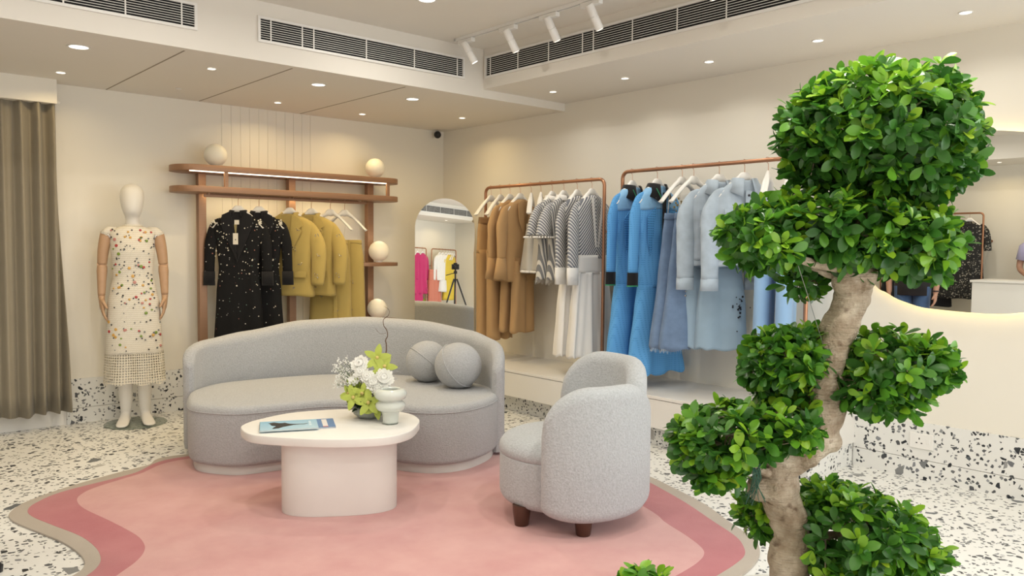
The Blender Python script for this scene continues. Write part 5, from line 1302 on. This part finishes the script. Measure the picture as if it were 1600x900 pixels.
def pad(blobs, density, size=.047, seed=0):
    """leaves in whorls over a cluster of ellipsoids; blobs = [(center, rx, ry, rz)]"""
    V = []; Fc = []; T = []; base = 0
    ks = []
    for c, rx, ry, rz in blobs:
        area = 4*math.pi*(((rx*ry)**1.6 + (rx*rz)**1.6 + (ry*rz)**1.6)/3)**(1/1.6)
        n = int(area*density); u = unit(nrng.normal(size=(n, 3)))
        rad = 1 - .42*nrng.random((n, 1))**2.2 + .05*nrng.normal(size=(n, 1))
        pos = np.array(c) + u*np.array([rx, ry, rz])*rad; nn = unit(u/np.array([rx, ry, rz]))
        ks.append((pos, nn, rad[:, 0]))
    pos = np.concatenate([k[0] for k in ks]); nn = np.concatenate([k[1] for k in ks]); rad = np.concatenate([k[2] for k in ks])
    # drop whorls deep inside a neighbouring blob
    keep = np.ones(len(pos), bool)
    for c, rx, ry, rz in blobs:
        d = np.linalg.norm((pos-np.array(c))/np.array([rx, ry, rz]), axis=1); keep &= d > .60
    pos, nn, rad = pos[keep], nn[keep], rad[keep]
    up = np.array([0, 0, 1.0])
    for p, n_, r in zip(pos, nn, rad):
        ax = unit(n_*.8 + up*(.55 if n_[2] > -.3 else .1) + nrng.normal(size=3)*.35)
        e1 = unit(np.cross(ax, [.3, .5, .81])); e2 = np.cross(ax, e1); m = int(nrng.integers(4, 7)); a0 = nrng.random()*6.28
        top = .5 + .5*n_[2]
        young_lit = nrng.random() < .14 + .62*top**1.5*(r > .85)  # young leaves, made commoner on top to paint in light from above
        for i in range(m):
            a = a0 + i*2.4; el = .30 + .9*i/m + nrng.normal()*.12
            d = ax*math.sin(el)*1.0 + (e1*math.cos(a) + e2*math.sin(a))*math.cos(el); d = unit(d + np.array([0, 0, -.12]))
            z = unit(ax - d*np.dot(ax, d)); 
            roll = nrng.normal()*.35; y = np.cross(z, d); y, z = y*math.cos(roll)+z*math.sin(roll), z*math.cos(roll)-y*math.sin(roll)
            L = size*nrng.uniform(.72, 1.18)*(1 - .28*i/m); o = p - ax*.012 + d*.004
            P = o + np.outer(LV[:, 0], d)*L + np.outer(LV[:, 1], y)*L + np.outer(LV[:, 2], z)*L
            V.append(P); Fc.extend([(base+a_, base+b_, base+c_, base+d_) for a_, b_, c_, d_ in LF]); base += len(P)
            tint = np.clip(nrng.normal(.40, .16) + (.36*(i/m) + .20 if young_lit else 0), 0, .96)
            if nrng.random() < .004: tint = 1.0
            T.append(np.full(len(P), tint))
    V = np.concatenate(V); T = np.concatenate(T)
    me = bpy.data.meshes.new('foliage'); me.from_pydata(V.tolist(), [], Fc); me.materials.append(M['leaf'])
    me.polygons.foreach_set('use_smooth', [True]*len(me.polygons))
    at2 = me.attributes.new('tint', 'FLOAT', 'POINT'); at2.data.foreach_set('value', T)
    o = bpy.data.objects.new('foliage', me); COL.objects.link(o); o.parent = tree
    # a few twigs inside
    k = MB()
    for i in range(min(60, len(pos))):
        j = int(nrng.integers(len(pos))); b = blobs[int(nrng.integers(len(blobs)))]; q = Vector(pos[j]); c = Vector(b[0]); s_ = c + (q-c)*.25
        if (q-c).length < .30: k.tube([s_, (s_+q)/2 + Vector((0, 0, .012)), q], [.0035, .0025, .0012], 5)
    if k.v: k.build('twigs', M['bark'], o)
    return len(pos)
def blob(px, py, rx, ry, dz=0, dr=None):
    s = TD/FPX; return (tuple(TP(px, py, dz)), rx*s, (dr or rx)*s, ry*s)
DENS = 900
pads = [
    [blob(1378,200,138,100,0,130), blob(1285,215,64,74,0,80), blob(1458,215,66,82,0,85), blob(1400,255,95,45,.0,90), blob(1455,275,42,34,-.02,50)],
    [blob(1300,352,130,56,0,110), blob(1195,368,66,52,-.03,75), blob(1420,375,70,54,0,85), blob(1330,385,120,44,.02,90), blob(1455,395,34,40,-.02,45)],
    [blob(1256,440,32,24,.05,30)],
    [blob(1225,562,56,48,0,70), blob(1262,545,34,36,.06,50), blob(1190,575,30,40,0,40), blob(1240,608,40,26,.03,45)],
    [blob(1385,565,82,54,.02,85), blob(1445,570,42,42,0,55), blob(1350,605,48,36,-.03,60), blob(1395,620,50,26,0,55)],
    [blob(1140,675,78,44,-.05,85), blob(1225,662,52,36,-.06,60), blob(1090,690,38,42,-.04,50), blob(1115,730,48,26,-.04,50)],
    [blob(1190,800,38,40,.10,45)],
    [blob(1335,830,92,66,-.02,95), blob(1420,850,46,42,-.02,60), blob(1290,780,40,26,.05,45), blob(1325,890,66,30,-.04,70)],
    [blob(1020,950,52,52,-.25,60)],
]
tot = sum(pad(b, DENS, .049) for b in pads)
# wire and green twine
MB().tube([TP(1243,402,-.06), TP(1268,480,-.03), TP(1292,558,-.025)], .0011, 5).build('training_wire', plain('grey_wire', (.35, .36, .35), .4, .8), tree)
k = MB(); rr = random.Random(8)
for i in range(14):
    a, b = rr.uniform(1166, 1196), rr.uniform(1176, 1190)
    k.tube(spline([TP(a, 715+rr.uniform(-6, 6), -.075), TP(b, 745+rr.uniform(-5, 5), -.085), TP(a+rr.uniform(-8, 8), 780+rr.uniform(-10, 10), -.06)], 4), .0012, 4)
k.build('green_twine', plain('green_twine', (.05, .13, .09), .8), tree)
MB().lathe([(.19, .0), (.21, .004), (.25, .30), (.255, .33), (.235, .33), (.225, .29), (1e-4, .285)], 48, (tp_[0].x+.01, tp_[0].y, 0)).build('planter', M['plaster'], tree)
MB().lathe([(.222, .28), (.15, .292), (1e-4, .295)], 40, (tp_[0].x+.01, tp_[0].y, 0)).build('soil', plain('soil', (.03, .02, .013), .95, 0, .3, 60, .8, 90), tree)
